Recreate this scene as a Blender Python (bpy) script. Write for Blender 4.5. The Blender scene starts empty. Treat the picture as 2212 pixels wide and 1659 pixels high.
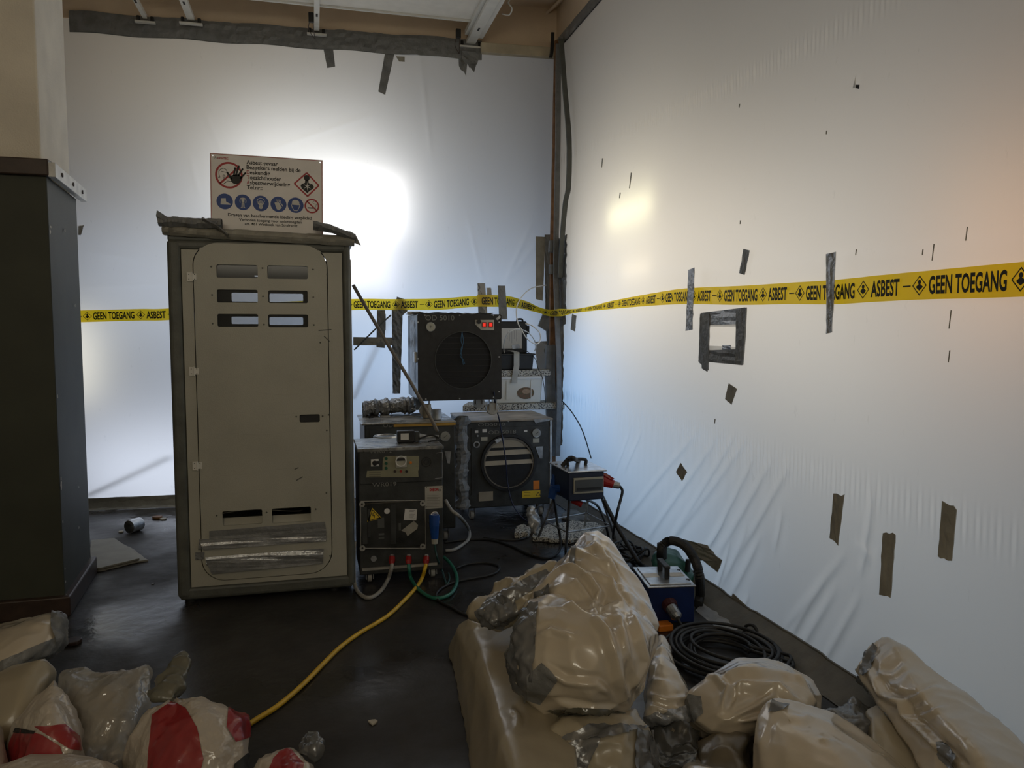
import bpy, bmesh, math, random
import numpy as np
from mathutils import Vector, Matrix

C = bpy.context.scene.collection
PI = math.pi
# ------------------------------------------------------------------ camera
F_PX = 1650.0; PITCH = .072; ROLL = .0004; YAW = .252; EYE = Vector((0, 0, 1.55))
_cy, _sy, _cp, _sp = math.cos(YAW), math.sin(YAW), math.cos(PITCH), math.sin(PITCH)
FW = Vector((_sy*_cp, _cy*_cp, -_sp)); _r0 = Vector((_cy, -_sy, 0)); _u0 = _r0.cross(FW)
RT = _r0*math.cos(ROLL)-_u0*math.sin(ROLL); UP = _u0*math.cos(ROLL)+_r0*math.sin(ROLL)
cam_data = bpy.data.cameras.new('camera'); cam_data.sensor_width = 36; cam_data.lens = F_PX/2212*36
cam_data.clip_start = .02
cam = bpy.data.objects.new('camera', cam_data); C.objects.link(cam)
cam.matrix_world = Matrix(((RT.x, UP.x, -FW.x, EYE.x), (RT.y, UP.y, -FW.y, EYE.y), (RT.z, UP.z, -FW.z, EYE.z), (0, 0, 0, 1)))
bpy.context.scene.camera = cam
# surveyed directions: turn a measured sight line into a point on a real plane
def ray(px, py): return FW + RT*((px-1106)/F_PX) + UP*((829.5-py)/F_PX)
def atY(px, py, y): d = ray(px, py); return EYE + d*(y/d.y)
def atX(px, py, x=2.2): d = ray(px, py); return EYE + d*(x/d.x)
def atZ(px, py, z=0.): d = ray(px, py); return EYE + d*((z-EYE.z)/d.z)
def atD(px, py, t): return EYE + ray(px, py)*t
XR = 2.2                                   # right sheet plane
def backY(x): return 6.95 + .06*(XR-x)     # back sheet plane, slightly skewed
def atB(px, py, off=.0):
    d = ray(px, py); t = (6.95 - off + .06*XR)/(d.y + .06*d.x); return EYE + d*t
TOP = 4.07; CEIL = 4.5

# ------------------------------------------------------------------ world, light, exposure
sc = bpy.context.scene
sc.view_settings.view_transform = 'Standard'; sc.view_settings.look = 'None'
sc.view_settings.exposure = 0.0; sc.view_settings.gamma = 1.0; sc.view_settings.use_curve_mapping = False
w = bpy.data.worlds.new('world'); sc.world = w; w.use_nodes = True
w.node_tree.nodes['Background'].inputs[0].default_value = (.72, .80, 1.0, 1)
w.node_tree.nodes['Background'].inputs[1].default_value = .30
try:
    sc.cycles.use_denoising = True; sc.cycles.max_bounces = 8; sc.cycles.diffuse_bounces = 5; sc.cycles.transparent_max_bounces = 12
    sc.cycles.sample_clamp_indirect = 6; sc.cycles.caustics_reflective = False; sc.cycles.caustics_refractive = False
except Exception: pass

def area(name, loc, target, sx, sy, power, color, spread=PI):
    l = bpy.data.lights.new(name, 'AREA'); l.shape = 'RECTANGLE'; l.size = sx; l.size_y = sy; l.energy = power; l.color = color; l.spread = spread
    o = bpy.data.objects.new(name, l); C.objects.link(o); o.location = loc
    o.rotation_euler = (Vector(target)-Vector(loc)).to_track_quat('-Z', 'Y').to_euler()
    return o
COOL = (.74, .86, 1.0); NEUT = (1.0, .97, .93); WARM = (1.0, .80, .52)
# window light of the hall behind the back sheet, plus added fills
area('window_light_upper', (.40, 7.20, 2.66), (.40, 6.9, 2.66), .80, .52, 4.29, (1.00, 0.97, 0.97))
area('window_light_lower', (.36, 7.18, 2.12), (.36, 6.9, 2.12), .74, .50, 1.42, (0.97, 0.92, 1.00))
area('window_light_halo', (.05, 7.75, 2.75), (.05, 6.9, 2.75), 1.3, .9, 14.5, (0.99, 1.00, 0.99))
area('window_light_wide', (.9, 8.1, 1.4), (.9, 6.9, 1.4), 2.2, .8, 26.5, (0.50, 0.69, 1.00))
area('window_light_left', (-1.95, 7.45, 1.30), (-1.95, 7.1, 1.30), .25, .7, 1.53, (1.00, 0.94, 0.76))
area('back_fill_side', (-1.3, 7.9, 1.9), (-1.3, 7.1, 1.9), 1.3, .9, 6.4, (0.72, 0.82, 1.00))  # added fill to lift the left of the back sheet
area('back_fill_high', (-.9, 8.4, 3.5), (-.9, 7.1, 3.3), 2.4, .6, 4.9, (1.00, 0.80, 0.50))  # added warm fill tinting the upper left of the sheet
area('back_fill_low', (-1.2, 7.8, .32), (-1.2, 7.1, .25), 1.6, .6, 13.3, (0.77, 0.84, 1.00))  # added fill brightening the foot of the back sheet
# work lamps and hall glow beyond the right sheet, plus added fills
area('work_lamp_upper', (2.355, 5.19, 2.40), (2.2, 5.19, 2.40), .80, .06, 0.908, (1.00, 0.95, 0.58))
area('work_lamp_lower', (2.315, 5.06, 1.975), (2.2, 5.06, 1.975), .50, .05, 0.124, (1.00, 0.82, 0.52))
area('hall_light_far', (3.2, 5.5, 2.05), (2.2, 5.5, 2.05), 1.6, .8, 20, (1.00, 0.88, 0.69))
area('hall_fill_middle', (3.0, 4.2, 1.95), (2.2, 4.2, 1.95), 1.3, .6, 5.98, (1.00, 0.85, 0.65))  # added fill for the mid-height glow on the right sheet
area('hall_fill_third', (3.1, 3.0, 1.75), (2.2, 3.0, 1.75), 1.2, .6, 7.14, (1.00, 0.87, 0.70))  # second added fill, nearer along the right sheet
area('hall_light_corner', (3.0, 6.2, 1.0), (2.2, 6.0, 1.0), 1.2, .8, 11.6, (0.23, 0.53, 1.00))
area('hall_fill_low', (3.1, 4.7, .5), (2.2, 4.7, .5), 1.8, .5, 8.4, (0.45, 0.69, 1.00))  # cool fill added low behind the right sheet
area('hall_light_warm', (2.68, 2.0, 1.82), (2.2, 2.0, 1.82), .5, .5, 1.6, (1.00, 0.50, 0.20))
area('hall_light_warm_high', (2.72, 1.8, 2.35), (2.2, 1.8, 2.35), .4, .5, 0.027, (1.00, 0.68, 0.42))
area('hall_fill_near', (3.9, 2.4, .9), (2.2, 2.4, .9), 2.0, .8, 12, (0.66, 0.83, 1.00))  # broad fill added behind the near end of the right sheet
# unseen fill light added behind the camera to lift the room
area('room_fill', (-.9, -2.6, 3.0), (.8, 5.0, 4.4), 2.4, 1.2, 43.6, (1.00, 0.91, 0.72))

# ------------------------------------------------------------------ materials
def nt(name):
    m = bpy.data.materials.new(name); m.use_nodes = True
    return m, m.node_tree.nodes, m.node_tree.links, m.node_tree.nodes['Principled BSDF']
def mat(name, col, rough=.5, metal=0., var=.12, scale=8., bump=0., bscale=60., spec=.5, coat=0., col2=None, emit=None, alpha=1., rvar=0.):
    m, N, L, B = nt(name)
    tc = N.new('ShaderNodeTexCoord')
    n = N.new('ShaderNodeTexNoise'); n.inputs['Scale'].default_value = scale; n.inputs['Detail'].default_value = 5
    L.new(tc.outputs['Object'], n.inputs['Vector'])
    r = N.new('ShaderNodeValToRGB'); r.color_ramp.elements[0].position = .3; r.color_ramp.elements[1].position = .72
    c2 = col2 or tuple(max(0, c*(1-var*2)) for c in col)
    r.color_ramp.elements[0].color = (*c2, 1); r.color_ramp.elements[1].color = (*[min(1, c*(1+var)) for c in col], 1)
    L.new(n.outputs['Fac'], r.inputs[0]); L.new(r.outputs[0], B.inputs['Base Color'])
    B.inputs['Roughness'].default_value = rough; B.inputs['Metallic'].default_value = metal
    B.inputs['Specular IOR Level'].default_value = spec; B.inputs['Coat Weight'].default_value = coat; B.inputs['Coat Roughness'].default_value = .1
    if rvar:
        mr = N.new('ShaderNodeMapRange'); mr.inputs[1].default_value = .35; mr.inputs[2].default_value = .65
        mr.inputs[3].default_value = max(.03, rough-rvar); mr.inputs[4].default_value = min(1, rough+rvar)
        n3 = N.new('ShaderNodeTexNoise'); n3.inputs['Scale'].default_value = scale*.6; n3.inputs['Detail'].default_value = 6
        L.new(tc.outputs['Object'], n3.inputs['Vector']); L.new(n3.outputs['Fac'], mr.inputs[0]); L.new(mr.outputs[0], B.inputs['Roughness'])
    if bump:
        b = N.new('ShaderNodeBump'); b.inputs['Strength'].default_value = bump; b.inputs['Distance'].default_value = .01
        n2 = N.new('ShaderNodeTexNoise'); n2.inputs['Scale'].default_value = bscale; n2.inputs['Detail'].default_value = 4
        L.new(tc.outputs['Object'], n2.inputs['Vector']); L.new(n2.outputs['Fac'], b.inputs['Height']); L.new(b.outputs[0], B.inputs['Normal'])
    if emit: B.inputs['Emission Color'].default_value = (*emit[:3], 1); B.inputs['Emission Strength'].default_value = emit[3]
    if alpha < 1: B.inputs['Alpha'].default_value = alpha
    return m
def sheet_mat(name, col, trans=.6, gloss=.05, seed=0., clear=0., bump=.25):
    m, N, L, B = nt(name); N.remove(B); out = N['Material Output']
    tc = N.new('ShaderNodeTexCoord')
    n = N.new('ShaderNodeTexNoise'); n.inputs['Scale'].default_value = .9; n.inputs['Detail'].default_value = 2
    L.new(tc.outputs['Object'], n.inputs['Vector'])
    # grime: sparse streaks and scuffs on the film
    mp = N.new('ShaderNodeMapping'); mp.inputs['Scale'].default_value = (3, 3, .8); L.new(tc.outputs['Object'], mp.inputs[0])
    g = N.new('ShaderNodeTexNoise'); g.inputs['Scale'].default_value = 9; g.inputs['Detail'].default_value = 9; g.inputs['Roughness'].default_value = .7; L.new(mp.outputs[0], g.inputs['Vector'])
    gr = N.new('ShaderNodeValToRGB'); gr.color_ramp.elements[0].position = .64; gr.color_ramp.elements[1].position = .80
    gr.color_ramp.elements[0].color = (*col, 1); gr.color_ramp.elements[1].color = (*[c*.78 for c in col], 1)
    L.new(g.outputs['Fac'], gr.inputs[0])
    b = N.new('ShaderNodeBump'); b.inputs['Strength'].default_value = bump; b.inputs['Distance'].default_value = .05
    L.new(n.outputs['Fac'], b.inputs['Height'])
    d = N.new('ShaderNodeBsdfDiffuse'); t = N.new('ShaderNodeBsdfTranslucent'); gl = N.new('ShaderNodeBsdfGlossy'); gl.inputs['Roughness'].default_value = .32
    L.new(gr.outputs[0], d.inputs[0]); L.new(gr.outputs[0], t.inputs[0])
    for s in (d, t, gl): L.new(b.outputs[0], s.inputs['Normal'])
    m1 = N.new('ShaderNodeMixShader'); m1.inputs[0].default_value = trans; L.new(d.outputs[0], m1.inputs[1]); L.new(t.outputs[0], m1.inputs[2])
    m2 = N.new('ShaderNodeMixShader'); m2.inputs[0].default_value = gloss; L.new(m1.outputs[0], m2.inputs[1]); L.new(gl.outputs[0], m2.inputs[2])
    last = m2
    if clear:
        tr = N.new('ShaderNodeBsdfTransparent'); m3 = N.new('ShaderNodeMixShader'); m3.inputs[0].default_value = clear
        L.new(m2.outputs[0], m3.inputs[1]); L.new(tr.outputs[0], m3.inputs[2]); last = m3
    L.new(last.outputs[0], out.inputs[0])
    return m
def thin_mat(name, col, trans=.4, gloss=.2, grough=.3, clear=0., bump=0., bscale=30.):
    m = sheet_mat(name, col, trans, gloss, clear=clear, bump=bump)
    for n in m.node_tree.nodes:
        if n.type == 'BSDF_GLOSSY': n.inputs['Roughness'].default_value = grough
        if n.type == 'TEX_NOISE' and bump: n.inputs['Scale'].default_value = bscale
    return m

# ------------------------------------------------------------------ mesh builder
class MB:
    def __init__(s): s.V = []; s.F = []
    def add(s, V, F):
        o = len(s.V); s.V += [tuple(v) for v in V]; s.F += [tuple(i+o for i in f) for f in F]; return s
    def box(s, x0, y0, z0, x1, y1, z1, M=None):
        V = [Vector(p) for p in ((x0,y0,z0),(x1,y0,z0),(x1,y1,z0),(x0,y1,z0),(x0,y0,z1),(x1,y0,z1),(x1,y1,z1),(x0,y1,z1))]
        if M: V = [M @ v for v in V]
        return s.add(V, [(0,3,2,1),(4,5,6,7),(0,1,5,4),(1,2,6,5),(2,3,7,6),(3,0,4,7)])
    def tube(s, pts, r, n=8, closed=False, rad=None):
        P = [Vector(p) for p in pts]; k = len(P); V = []; F = []
        T = [((P[(i+1) % k] if closed else P[min(i+1, k-1)]) - (P[i-1] if (closed or i) else P[0])) for i in range(k)]
        T = [t.normalized() if t.length > 1e-9 else Vector((0, 0, 1)) for t in T]
        a = T[0].orthogonal().normalized()
        for i in range(k):
            a = a - T[i]*a.dot(T[i])
            a = a.normalized() if a.length > 1e-6 else T[i].orthogonal().normalized()
            b = T[i].cross(a); rr = rad[i] if rad else r
            for j in range(n):
                t = 2*PI*j/n; V.append(P[i] + (a*math.cos(t) + b*math.sin(t))*rr)
        for i in range(k if closed else k-1):
            i2 = (i+1) % k
            for j in range(n): F.append((i*n+j, i*n+(j+1) % n, i2*n+(j+1) % n, i2*n+j))
        if not closed: F.append(tuple(range(n))[::-1]); F.append(tuple(range((k-1)*n, k*n)))
        return s.add(V, F)
    def cyl(s, a, b, r0, r1=None, n=20): return s.tube([a, b], r0, n, rad=[r0, r0 if r1 is None else r1])
    def lathe(s, prof, M, n=32, cap=True):
        V = [M @ Vector((r*math.cos(2*PI*j/n), r*math.sin(2*PI*j/n), z)) for r, z in prof for j in range(n)]
        F = [(i*n+j, i*n+(j+1) % n, (i+1)*n+(j+1) % n, (i+1)*n+j) for i in range(len(prof)-1) for j in range(n)]
        if cap: F += [tuple(range(n))[::-1], tuple(range((len(prof)-1)*n, len(prof)*n))]
        return s.add(V, F)
    def prism(s, poly, d):      # poly: world points, d: extrusion vector
        P = [Vector(p) for p in poly]; n = len(P); d = Vector(d)
        nrm = sum(((P[i]-P[0]).cross(P[(i+1) % n]-P[0]) for i in range(n)), Vector())
        if nrm.dot(d) > 0: P = P[::-1]
        V = P + [p+d for p in P]
        return s.add(V, [tuple(range(n)), tuple(range(2*n-1, n-1, -1))] + [(i, i+n, (i+1) % n+n, (i+1) % n) for i in range(n)])
    def grid(s, rows, closed=False):
        h, k = len(rows), len(rows[0]); V = [p for r in rows for p in r]
        return s.add(V, [(i*k+j, i*k+(j+1) % k, (i+1)*k+(j+1) % k, (i+1)*k+j) for i in range(h-1) for j in range(k if closed else k-1)])
def spline(pts, sub=8, closed=False):
    P = [Vector(p) for p in pts]; n = len(P); out = []
    for i in range(n if closed else n-1):
        p0 = P[i-1] if (closed or i) else P[0]; p1 = P[i]; p2 = P[(i+1) % n]; p3 = P[(i+2) % n] if (closed or i+2 < n) else P[-1]
        for j in range(sub):
            t = j/sub
            out.append(.5*((2*p1) + (-p0+p2)*t + (2*p0-5*p1+4*p2-p3)*t*t + (-p0+3*p1-3*p2+p3)*t**3))
    if not closed: out.append(P[-1])
    return out
def tag(o, label=None, cat=None, group=None, kind=None):
    if label: o['label'] = label
    if cat: o['category'] = cat
    if group: o['group'] = group
    if kind: o['kind'] = kind
    return o
def wloc(o):
    v = Vector((0, 0, 0))
    while o: v += o.location; o = o.parent
    return v
def obj(name, mb, m, parent=None, label=None, cat=None, group=None, kind=None, bevel=0, smooth=False, seg=2, origin=None):
    if parent is None:
        if origin is None:
            A = np.array(mb.V); lo = A.min(0); hi = A.max(0); origin = ((lo[0]+hi[0])/2, (lo[1]+hi[1])/2, lo[2])
        off = Vector(origin)
    else: off = wloc(parent)
    me = bpy.data.meshes.new(name)
    me.from_pydata([(v[0]-off.x, v[1]-off.y, v[2]-off.z) for v in mb.V], [], mb.F); me.update()
    if smooth: me.polygons.foreach_set('use_smooth', [True]*len(me.polygons))
    o = bpy.data.objects.new(name, me); C.objects.link(o)
    if parent is None: o.location = off
    else: o.parent = parent
    me.materials.append(m)
    if bevel:
        b = o.modifiers.new('bevel', 'BEVEL'); b.width = bevel; b.segments = seg; b.limit_method = 'ANGLE'; b.angle_limit = math.radians(40)
    return tag(o, label, cat, group, kind)
def thing(name, loc, label, cat, group=None, kind=None):
    o = bpy.data.objects.new(name, None); C.objects.link(o); o.location = loc; o.empty_display_size = .1
    return tag(o, label, cat, group, kind)
def plate_mesh(outer, holes, depth, frame):
    """flat plate with real cut-outs; frame maps (u, v, w) to world"""
    cu = bpy.data.curves.new('tmp', 'CURVE'); cu.dimensions = '2D'; cu.fill_mode = 'BOTH'; cu.extrude = depth/2
    for poly in [outer]+holes:
        sp = cu.splines.new('POLY'); sp.points.add(len(poly)-1); sp.use_cyclic_u = True
        for p, q in zip(sp.points, poly): p.co = (q[0], q[1], 0, 1)
    o = bpy.data.objects.new('tmp', cu); C.objects.link(o)
    dg = bpy.context.evaluated_depsgraph_get(); me = bpy.data.meshes.new_from_object(o.evaluated_get(dg))
    mb = MB(); mb.add([frame(v.co.x, v.co.y, v.co.z) for v in me.vertices], [tuple(p.vertices) for p in me.polygons])
    bpy.data.objects.remove(o); bpy.data.curves.remove(cu); bpy.data.meshes.remove(me)
    return mb
def rrect(x0, y0, x1, y1, r, n=6):
    out = []
    for cx, cy, a in ((x1-r, y1-r, 0), (x0+r, y1-r, 90), (x0+r, y0+r, 180), (x1-r, y0+r, 270)):
        out += [(cx+r*math.cos(math.radians(a+90*k/n)), cy+r*math.sin(math.radians(a+90*k/n))) for k in range(n+1)]
    return out
def text_mesh(txt, size, bold=0., sx=1., spacing=1., align='LEFT'):
    cu = bpy.data.curves.new('tmp', 'FONT'); cu.body = txt; cu.size = size; cu.offset = bold*size; cu.space_character = spacing
    cu.align_x = align; cu.resolution_u = 3
    o = bpy.data.objects.new('tmp', cu); C.objects.link(o)
    dg = bpy.context.evaluated_depsgraph_get(); me = bpy.data.meshes.new_from_object(o.evaluated_get(dg))
    V = [(v.co.x*sx, v.co.y) for v in me.vertices]; F = [tuple(p.vertices) for p in me.polygons]
    bpy.data.objects.remove(o); bpy.data.curves.remove(cu); bpy.data.meshes.remove(me)
    return V, F
def put_text(mb, txt, size, frame, u, v, bold=0., sx=1., rot=0., width=None, align='LEFT', spacing=1.):
    V, F = text_mesh(txt, size, bold, sx, spacing, align)
    if width:
        lo = min(p[0] for p in V); hi = max(p[0] for p in V); k = width/(hi-lo)
        V = [((p[0]-lo)*k, p[1]) for p in V]
    c, s_ = math.cos(rot), math.sin(rot)
    mb.add([frame(u+p[0]*c-p[1]*s_, v+p[0]*s_+p[1]*c, 0) for p in V], F)
def poly_print(mb, frame, pts): mb.add([frame(p[0], p[1], 0) for p in pts], [tuple(range(len(pts)))])
def ring_pts(cx, cy, r, n=40, a0=0, a1=360): return [(cx+r*math.cos(math.radians(a0+(a1-a0)*k/n)), cy+r*math.sin(math.radians(a0+(a1-a0)*k/n))) for k in range(n+(a1-a0 < 360))]
def ring_print(mb, frame, cx, cy, r, wd, n=40, a0=0, a1=360):
    A = ring_pts(cx, cy, r, n, a0, a1); B = ring_pts(cx, cy, r-wd, n, a0, a1); k = len(A); V = [frame(p[0], p[1], 0) for p in A+B]
    mb.add(V, [(i, (i+1) % k, (i+1) % k+k, i+k) for i in range(k if a1-a0 >= 360 else k-1)])
def line_print(mb, frame, pts, wd):
    for (x0, y0), (x1, y1) in zip(pts, pts[1:]):
        d = math.hypot(x1-x0, y1-y0) or 1e-6; nx, ny = -(y1-y0)/d*wd/2, (x1-x0)/d*wd/2
        poly_print(mb, frame, [(x0+nx, y0+ny), (x1+nx, y1+ny), (x1-nx, y1-ny), (x0-nx, y0-ny)])
R_ = random.Random(7)
# ------------------------------------------------------------------ palette
M_floor = mat('wet_concrete', (.030, .027, .025), .42, var=.3, scale=2.2, bump=.35, bscale=14, col2=(.010, .009, .0085), rvar=.30)
M_ceil = mat('beige_ceiling_paint', (.74, .60, .44), .8, var=.06, scale=3, bump=.1, bscale=80)
M_plaster = mat('beige_plaster', (.80, .74, .63), .8, var=.06, scale=4, bump=.35, bscale=120)
M_green = mat('dark_green_paint', (.046, .050, .034), .62, var=.12, scale=3, bump=.04, bscale=40)
M_chip = mat('chipped_plaster', (.55, .52, .44), .8)
M_whitem = mat('white_painted_metal', (.72, .71, .66), .4, var=.05)
M_panel = mat('ceiling_board_white', (.78, .75, .68), .7, var=.04)
M_alu = mat('brushed_aluminium', (.62, .63, .64), .32, .9, var=.15, scale=20)
M_steel = mat('galvanised_steel', (.42, .43, .44), .38, .85, var=.25, scale=14, rvar=.12)
M_tape = mat('grey_duct_tape', (.20, .205, .205), .42, var=.12, scale=16, bump=.5, bscale=45, spec=.5)
M_tapeshine = mat('silver_duct_tape', (.44, .45, .46), .26, .35, var=.2, scale=14, bump=.6, bscale=40)
M_tapebeige = mat('olive_grey_tape', (.33, .315, .265), .55, var=.12, scale=12, bump=.4, bscale=40)
M_olive = mat('dusty_olive_tape', (.15, .14, .115), .6, var=.12, scale=10, bump=.3, bscale=40)
M_black = mat('black_powder_coat', (.012, .012, .013), .45, var=.3, scale=20, bump=.1, bscale=200)
M_dark = mat('charcoal_painted_steel', (.040, .043, .042), .5, var=.25, scale=12, bump=.1, bscale=120)
M_rubber = mat('black_rubber', (.015, .015, .015), .55)
M_cream = mat('cream_coated_panel', (.42, .41, .345), .42, var=.06, scale=3, bump=.12, bscale=160)
M_frame = mat('olive_grey_profile', (.105, .11, .095), .5, var=.15, scale=10, bump=.15, bscale=60)
M_wood = mat('raw_pine', (.28, .14, .06), .6, var=.2, scale=20)
M_brown = mat('dark_brown_wood', (.05, .03, .022), .45, var=.2, scale=12)
M_white = mat('white_plastic', (.72, .72, .70), .35, var=.04)
M_paper = mat('paper_label', (.70, .69, .66), .7, var=.05)
M_print = mat('black_print', (.02, .02, .02), .6)
M_chalk = mat('grey_marker_writing', (.24, .24, .22), .8)
M_red = mat('red_print', (.42, .02, .025), .5, var=.08)
M_blue = mat('blue_print', (.015, .06, .28), .5, var=.08)
M_redpl = mat('red_plastic', (.36, .02, .02), .35)
M_bluepl = mat('blue_plastic', (.01, .06, .26), .35)
M_bluesteel = mat('navy_painted_steel', (.008, .022, .10), .4, var=.2)
M_yellow = mat('yellow_sticker', (.75, .52, .03), .5, var=.08)
M_orange = mat('orange_plastic', (.75, .22, .02), .45)
M_hosey = mat('yellow_hose_rubber', (.70, .44, .02), .4, var=.12, scale=25)
M_hoseg = mat('green_hose_rubber', (.02, .16, .11), .35, var=.12, scale=25)
M_hosew = mat('grey_hose_rubber', (.36, .35, .32), .4, var=.12, scale=25)
M_greenpl = mat('dark_green_plastic', (.01, .09, .05), .4)
M_foam = None
def speckle(name, base, spot):
    m, N, L, B = nt(name); tc = N.new('ShaderNodeTexCoord'); v = N.new('ShaderNodeTexVoronoi'); v.inputs['Scale'].default_value = 90
    n = N.new('ShaderNodeTexNoise'); n.inputs['Scale'].default_value = 95; n.inputs['Detail'].default_value = 2
    L.new(tc.outputs['Object'], v.inputs['Vector']); L.new(tc.outputs['Object'], n.inputs['Vector'])
    r = N.new('ShaderNodeValToRGB'); r.color_ramp.interpolation = 'CONSTANT'
    r.color_ramp.elements[0].color = (*spot, 1); r.color_ramp.elements[1].position = .455; r.color_ramp.elements[1].color = (*base, 1)
    L.new(n.outputs['Fac'], r.inputs[0]); L.new(r.outputs[0], B.inputs['Base Color']); B.inputs['Roughness'].default_value = .85
    b = N.new('ShaderNodeBump'); b.inputs['Distance'].default_value = .01; b.inputs['Strength'].default_value = .7; L.new(v.outputs['Distance'], b.inputs['Height']); L.new(b.outputs[0], B.inputs['Normal'])
    return m
M_foam = speckle('speckled_foam', (.55, .52, .45), (.07, .065, .06))
M_sheet = sheet_mat('white_plastic_sheeting', (.80, .80, .79), .60, .05)
M_ytape = sheet_mat('yellow_barrier_film', (.98, .74, .03), .62, .06, bump=.1)
M_clearp = thin_mat('clear_plastic_pane', (.96, .95, .93), .72, .06, .2, clear=.10)

def cr(i, j, s=0): return math.sin(i*12.9898+j*78.233+s*37.719)*43758.5453 % 1.0 - .5

# ------------------------------------------------------------------ structure
obj('floor', MB().box(-6, -4, -.12, 5.6, 10.5, 0), M_floor, kind='structure', label='dark wet concrete floor')
obj('ceiling', MB().box(-6, -4, CEIL, 5.6, 10.5, CEIL+.15), M_ceil, kind='structure')
obj('wall_rear', MB().box(-3.2, -3.1, 0, XR+.1, -3, CEIL), M_plaster, kind='structure')
HW = mat('hall_plaster', (.5, .5, .5), .8)
obj('wall_front', MB().box(-6, 10.5, 0, 5.6, 10.6, CEIL), HW, kind='structure')
obj('wall_side', MB().box(5.6, -4, 0, 5.7, 10.5, CEIL), HW, kind='structure')
obj('wall_end', MB().box(XR+.2, -4, 0, 5.6, -3.9, CEIL), HW, kind='structure')
obj('wall_end', MB().box(-6.1, 7.4, 0, -6, 10.5, CEIL), HW, kind='structure')
obj('wall_left', MB().box(-3.2, -3, 0, -3.1, 7.3, CEIL), M_plaster, kind='structure')

def fold(t): return abs((t % 1.0)*2-1)*2-1
# right sheet: one large film with two gathered rows and slanting tension creases
up_px = [(1215, 345), (1240, 328), (1400, 262), (1560, 190), (1720, 110), (1900, 12), (2040, -80)]
lo_px = [(1215, 850), (1260, 868), (1400, 905), (1500, 935), (1620, 975), (1800, 1035), (2000, 1105), (2212, 1178), (2400, 1240)]
upc = np.array([[p.y, p.z] for p in (atX(*q) for q in up_px)])[::-1]; loc_ = np.array([[p.y, p.z] for p in (atX(*q) for q in lo_px)])[::-1]
creases = [((1580, 955), (1440, 1180)), ((1600, 970), (1455, 1165)), ((1625, 1000), (1530, 1180)), ((1660, 1010), (1560, 1180)), ((1540, 960), (1400, 1160)), ((1700, 1020), (1600, 1190)), ((1500, 940), (1350, 1120)), ((1360, 930), (1330, 1010)), ((1385, 935), (1350, 1010)),
           ((1770, 1270), (1690, 1400)), ((1800, 1280), (1715, 1420)), ((1850, 1300), (1765, 1450)), ((1815, 1210), (1700, 1350)), ((1880, 1080), (1860, 1230)), ((1690, 1110), (1675, 1180)), ((1610, 1150), (1560, 1260)), ((1640, 1165), (1580, 1280)), ((1560, 1130), (1520, 1190)), ((1575, 1180), (1540, 1290)), ((1615, 1290), (1590, 1330)), ((1850, 1175), (1880, 1210))]
crw = [((atX(*a).y, atX(*a).z), (atX(*b).y, atX(*b).z)) for a, b in creases]
ys = np.linspace(-3.0, 1.2, 60).tolist()[:-1] + np.linspace(1.2, 6.95, 1560).tolist(); zs = np.linspace(0, TOP+.03, 190)
Yg, Zg = np.meshgrid(np.array(ys), zs)
def rib(Yg, Zg, curve, amp, hw, per, seed):
    zc = np.interp(Yg, curve[:, 0], curve[:, 1])
    ph = Yg/per + .35*np.sin(Yg*2.3+seed) + .18*np.sin(Yg*7.1+seed*2)
    env = np.exp(-((Zg-zc)/hw)**2)*(.65+.35*np.sin(Yg*1.7+seed))
    return amp*env*(.7+.5*np.sin(np.floor(ph)*2.7+seed))*np.sin(2*PI*ph)
Xd = rib(Yg, Zg, upc, .0046, .036, .030, 1.) + rib(Yg, Zg, loc_, .0042, .060, .030, 2.)
zc = np.interp(Yg, loc_[:, 0], loc_[:, 1])
Xd += .0022*np.sin(2*PI*(Yg/.10+Zg*.9))*np.exp(-np.clip(zc-Zg, 0, 9)/.28)*(Zg < zc)*(Yg > 3.3)
for i, ((y0, z0), (y1, z1)) in enumerate(crw):
    dy, dz = y1-y0, z1-z0; Ln = math.hypot(dy, dz)
    t = ((Yg-y0)*dy+(Zg-z0)*dz)/Ln**2; dist = np.abs((Yg-y0)*dz-(Zg-z0)*dy)/Ln
    s_ = ((Yg-y0)*dz-(Zg-z0)*dy)/Ln
    env = np.clip(t+.12, 0, 1)**.6*np.clip(1.12-t, 0, 1)**.6
    Xd += .018*env*np.exp(-(dist/.017)**2) - .008*env*np.exp(-((s_-.045)/.03)**2)
Xd += .010*np.sin(Yg*1.1+Zg*.7)*np.sin(Zg*1.3) + .003*np.sin(Yg*4.1-Zg*3.1)
# the taped seam running the length of the sheet
sy = np.array([atX(1205, 608).y, atX(2212, 510).y]); sz = np.array([atX(1205, 608).z, atX(2212, 510).z]); kk = (sz[1]-sz[0])/(sy[1]-sy[0])
Xd += .003/(1+np.exp(-(Zg-(sz[0]+kk*(Yg-sy[0])))/.004))
win = [atX(1533, 703), atX(1597, 758)]
wy0, wy1 = sorted(p.y for p in win); wz0, wz1 = sorted(p.z for p in win)
hgt, wid = Yg.shape; mb = MB()
mb.V = np.stack([XR+Xd, Yg, Zg], -1).reshape(-1, 3).tolist()
ya = np.array(ys)
for i in range(hgt-1):
    for j in range(wid-1):
        if wy0 < ya[j] < wy1 and wz0 < zs[i] < wz1 and ya[j+1] < wy1 and zs[i+1] < wz1: continue
        mb.F.append((i*wid+j, i*wid+j+1, (i+1)*wid+j+1, (i+1)*wid+j))
SHR = obj('wall_right', mb, M_sheet, kind='structure', smooth=True, origin=(XR, 3, 0), label='white translucent plastic sheet wall on the right with gathered creases')
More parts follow.
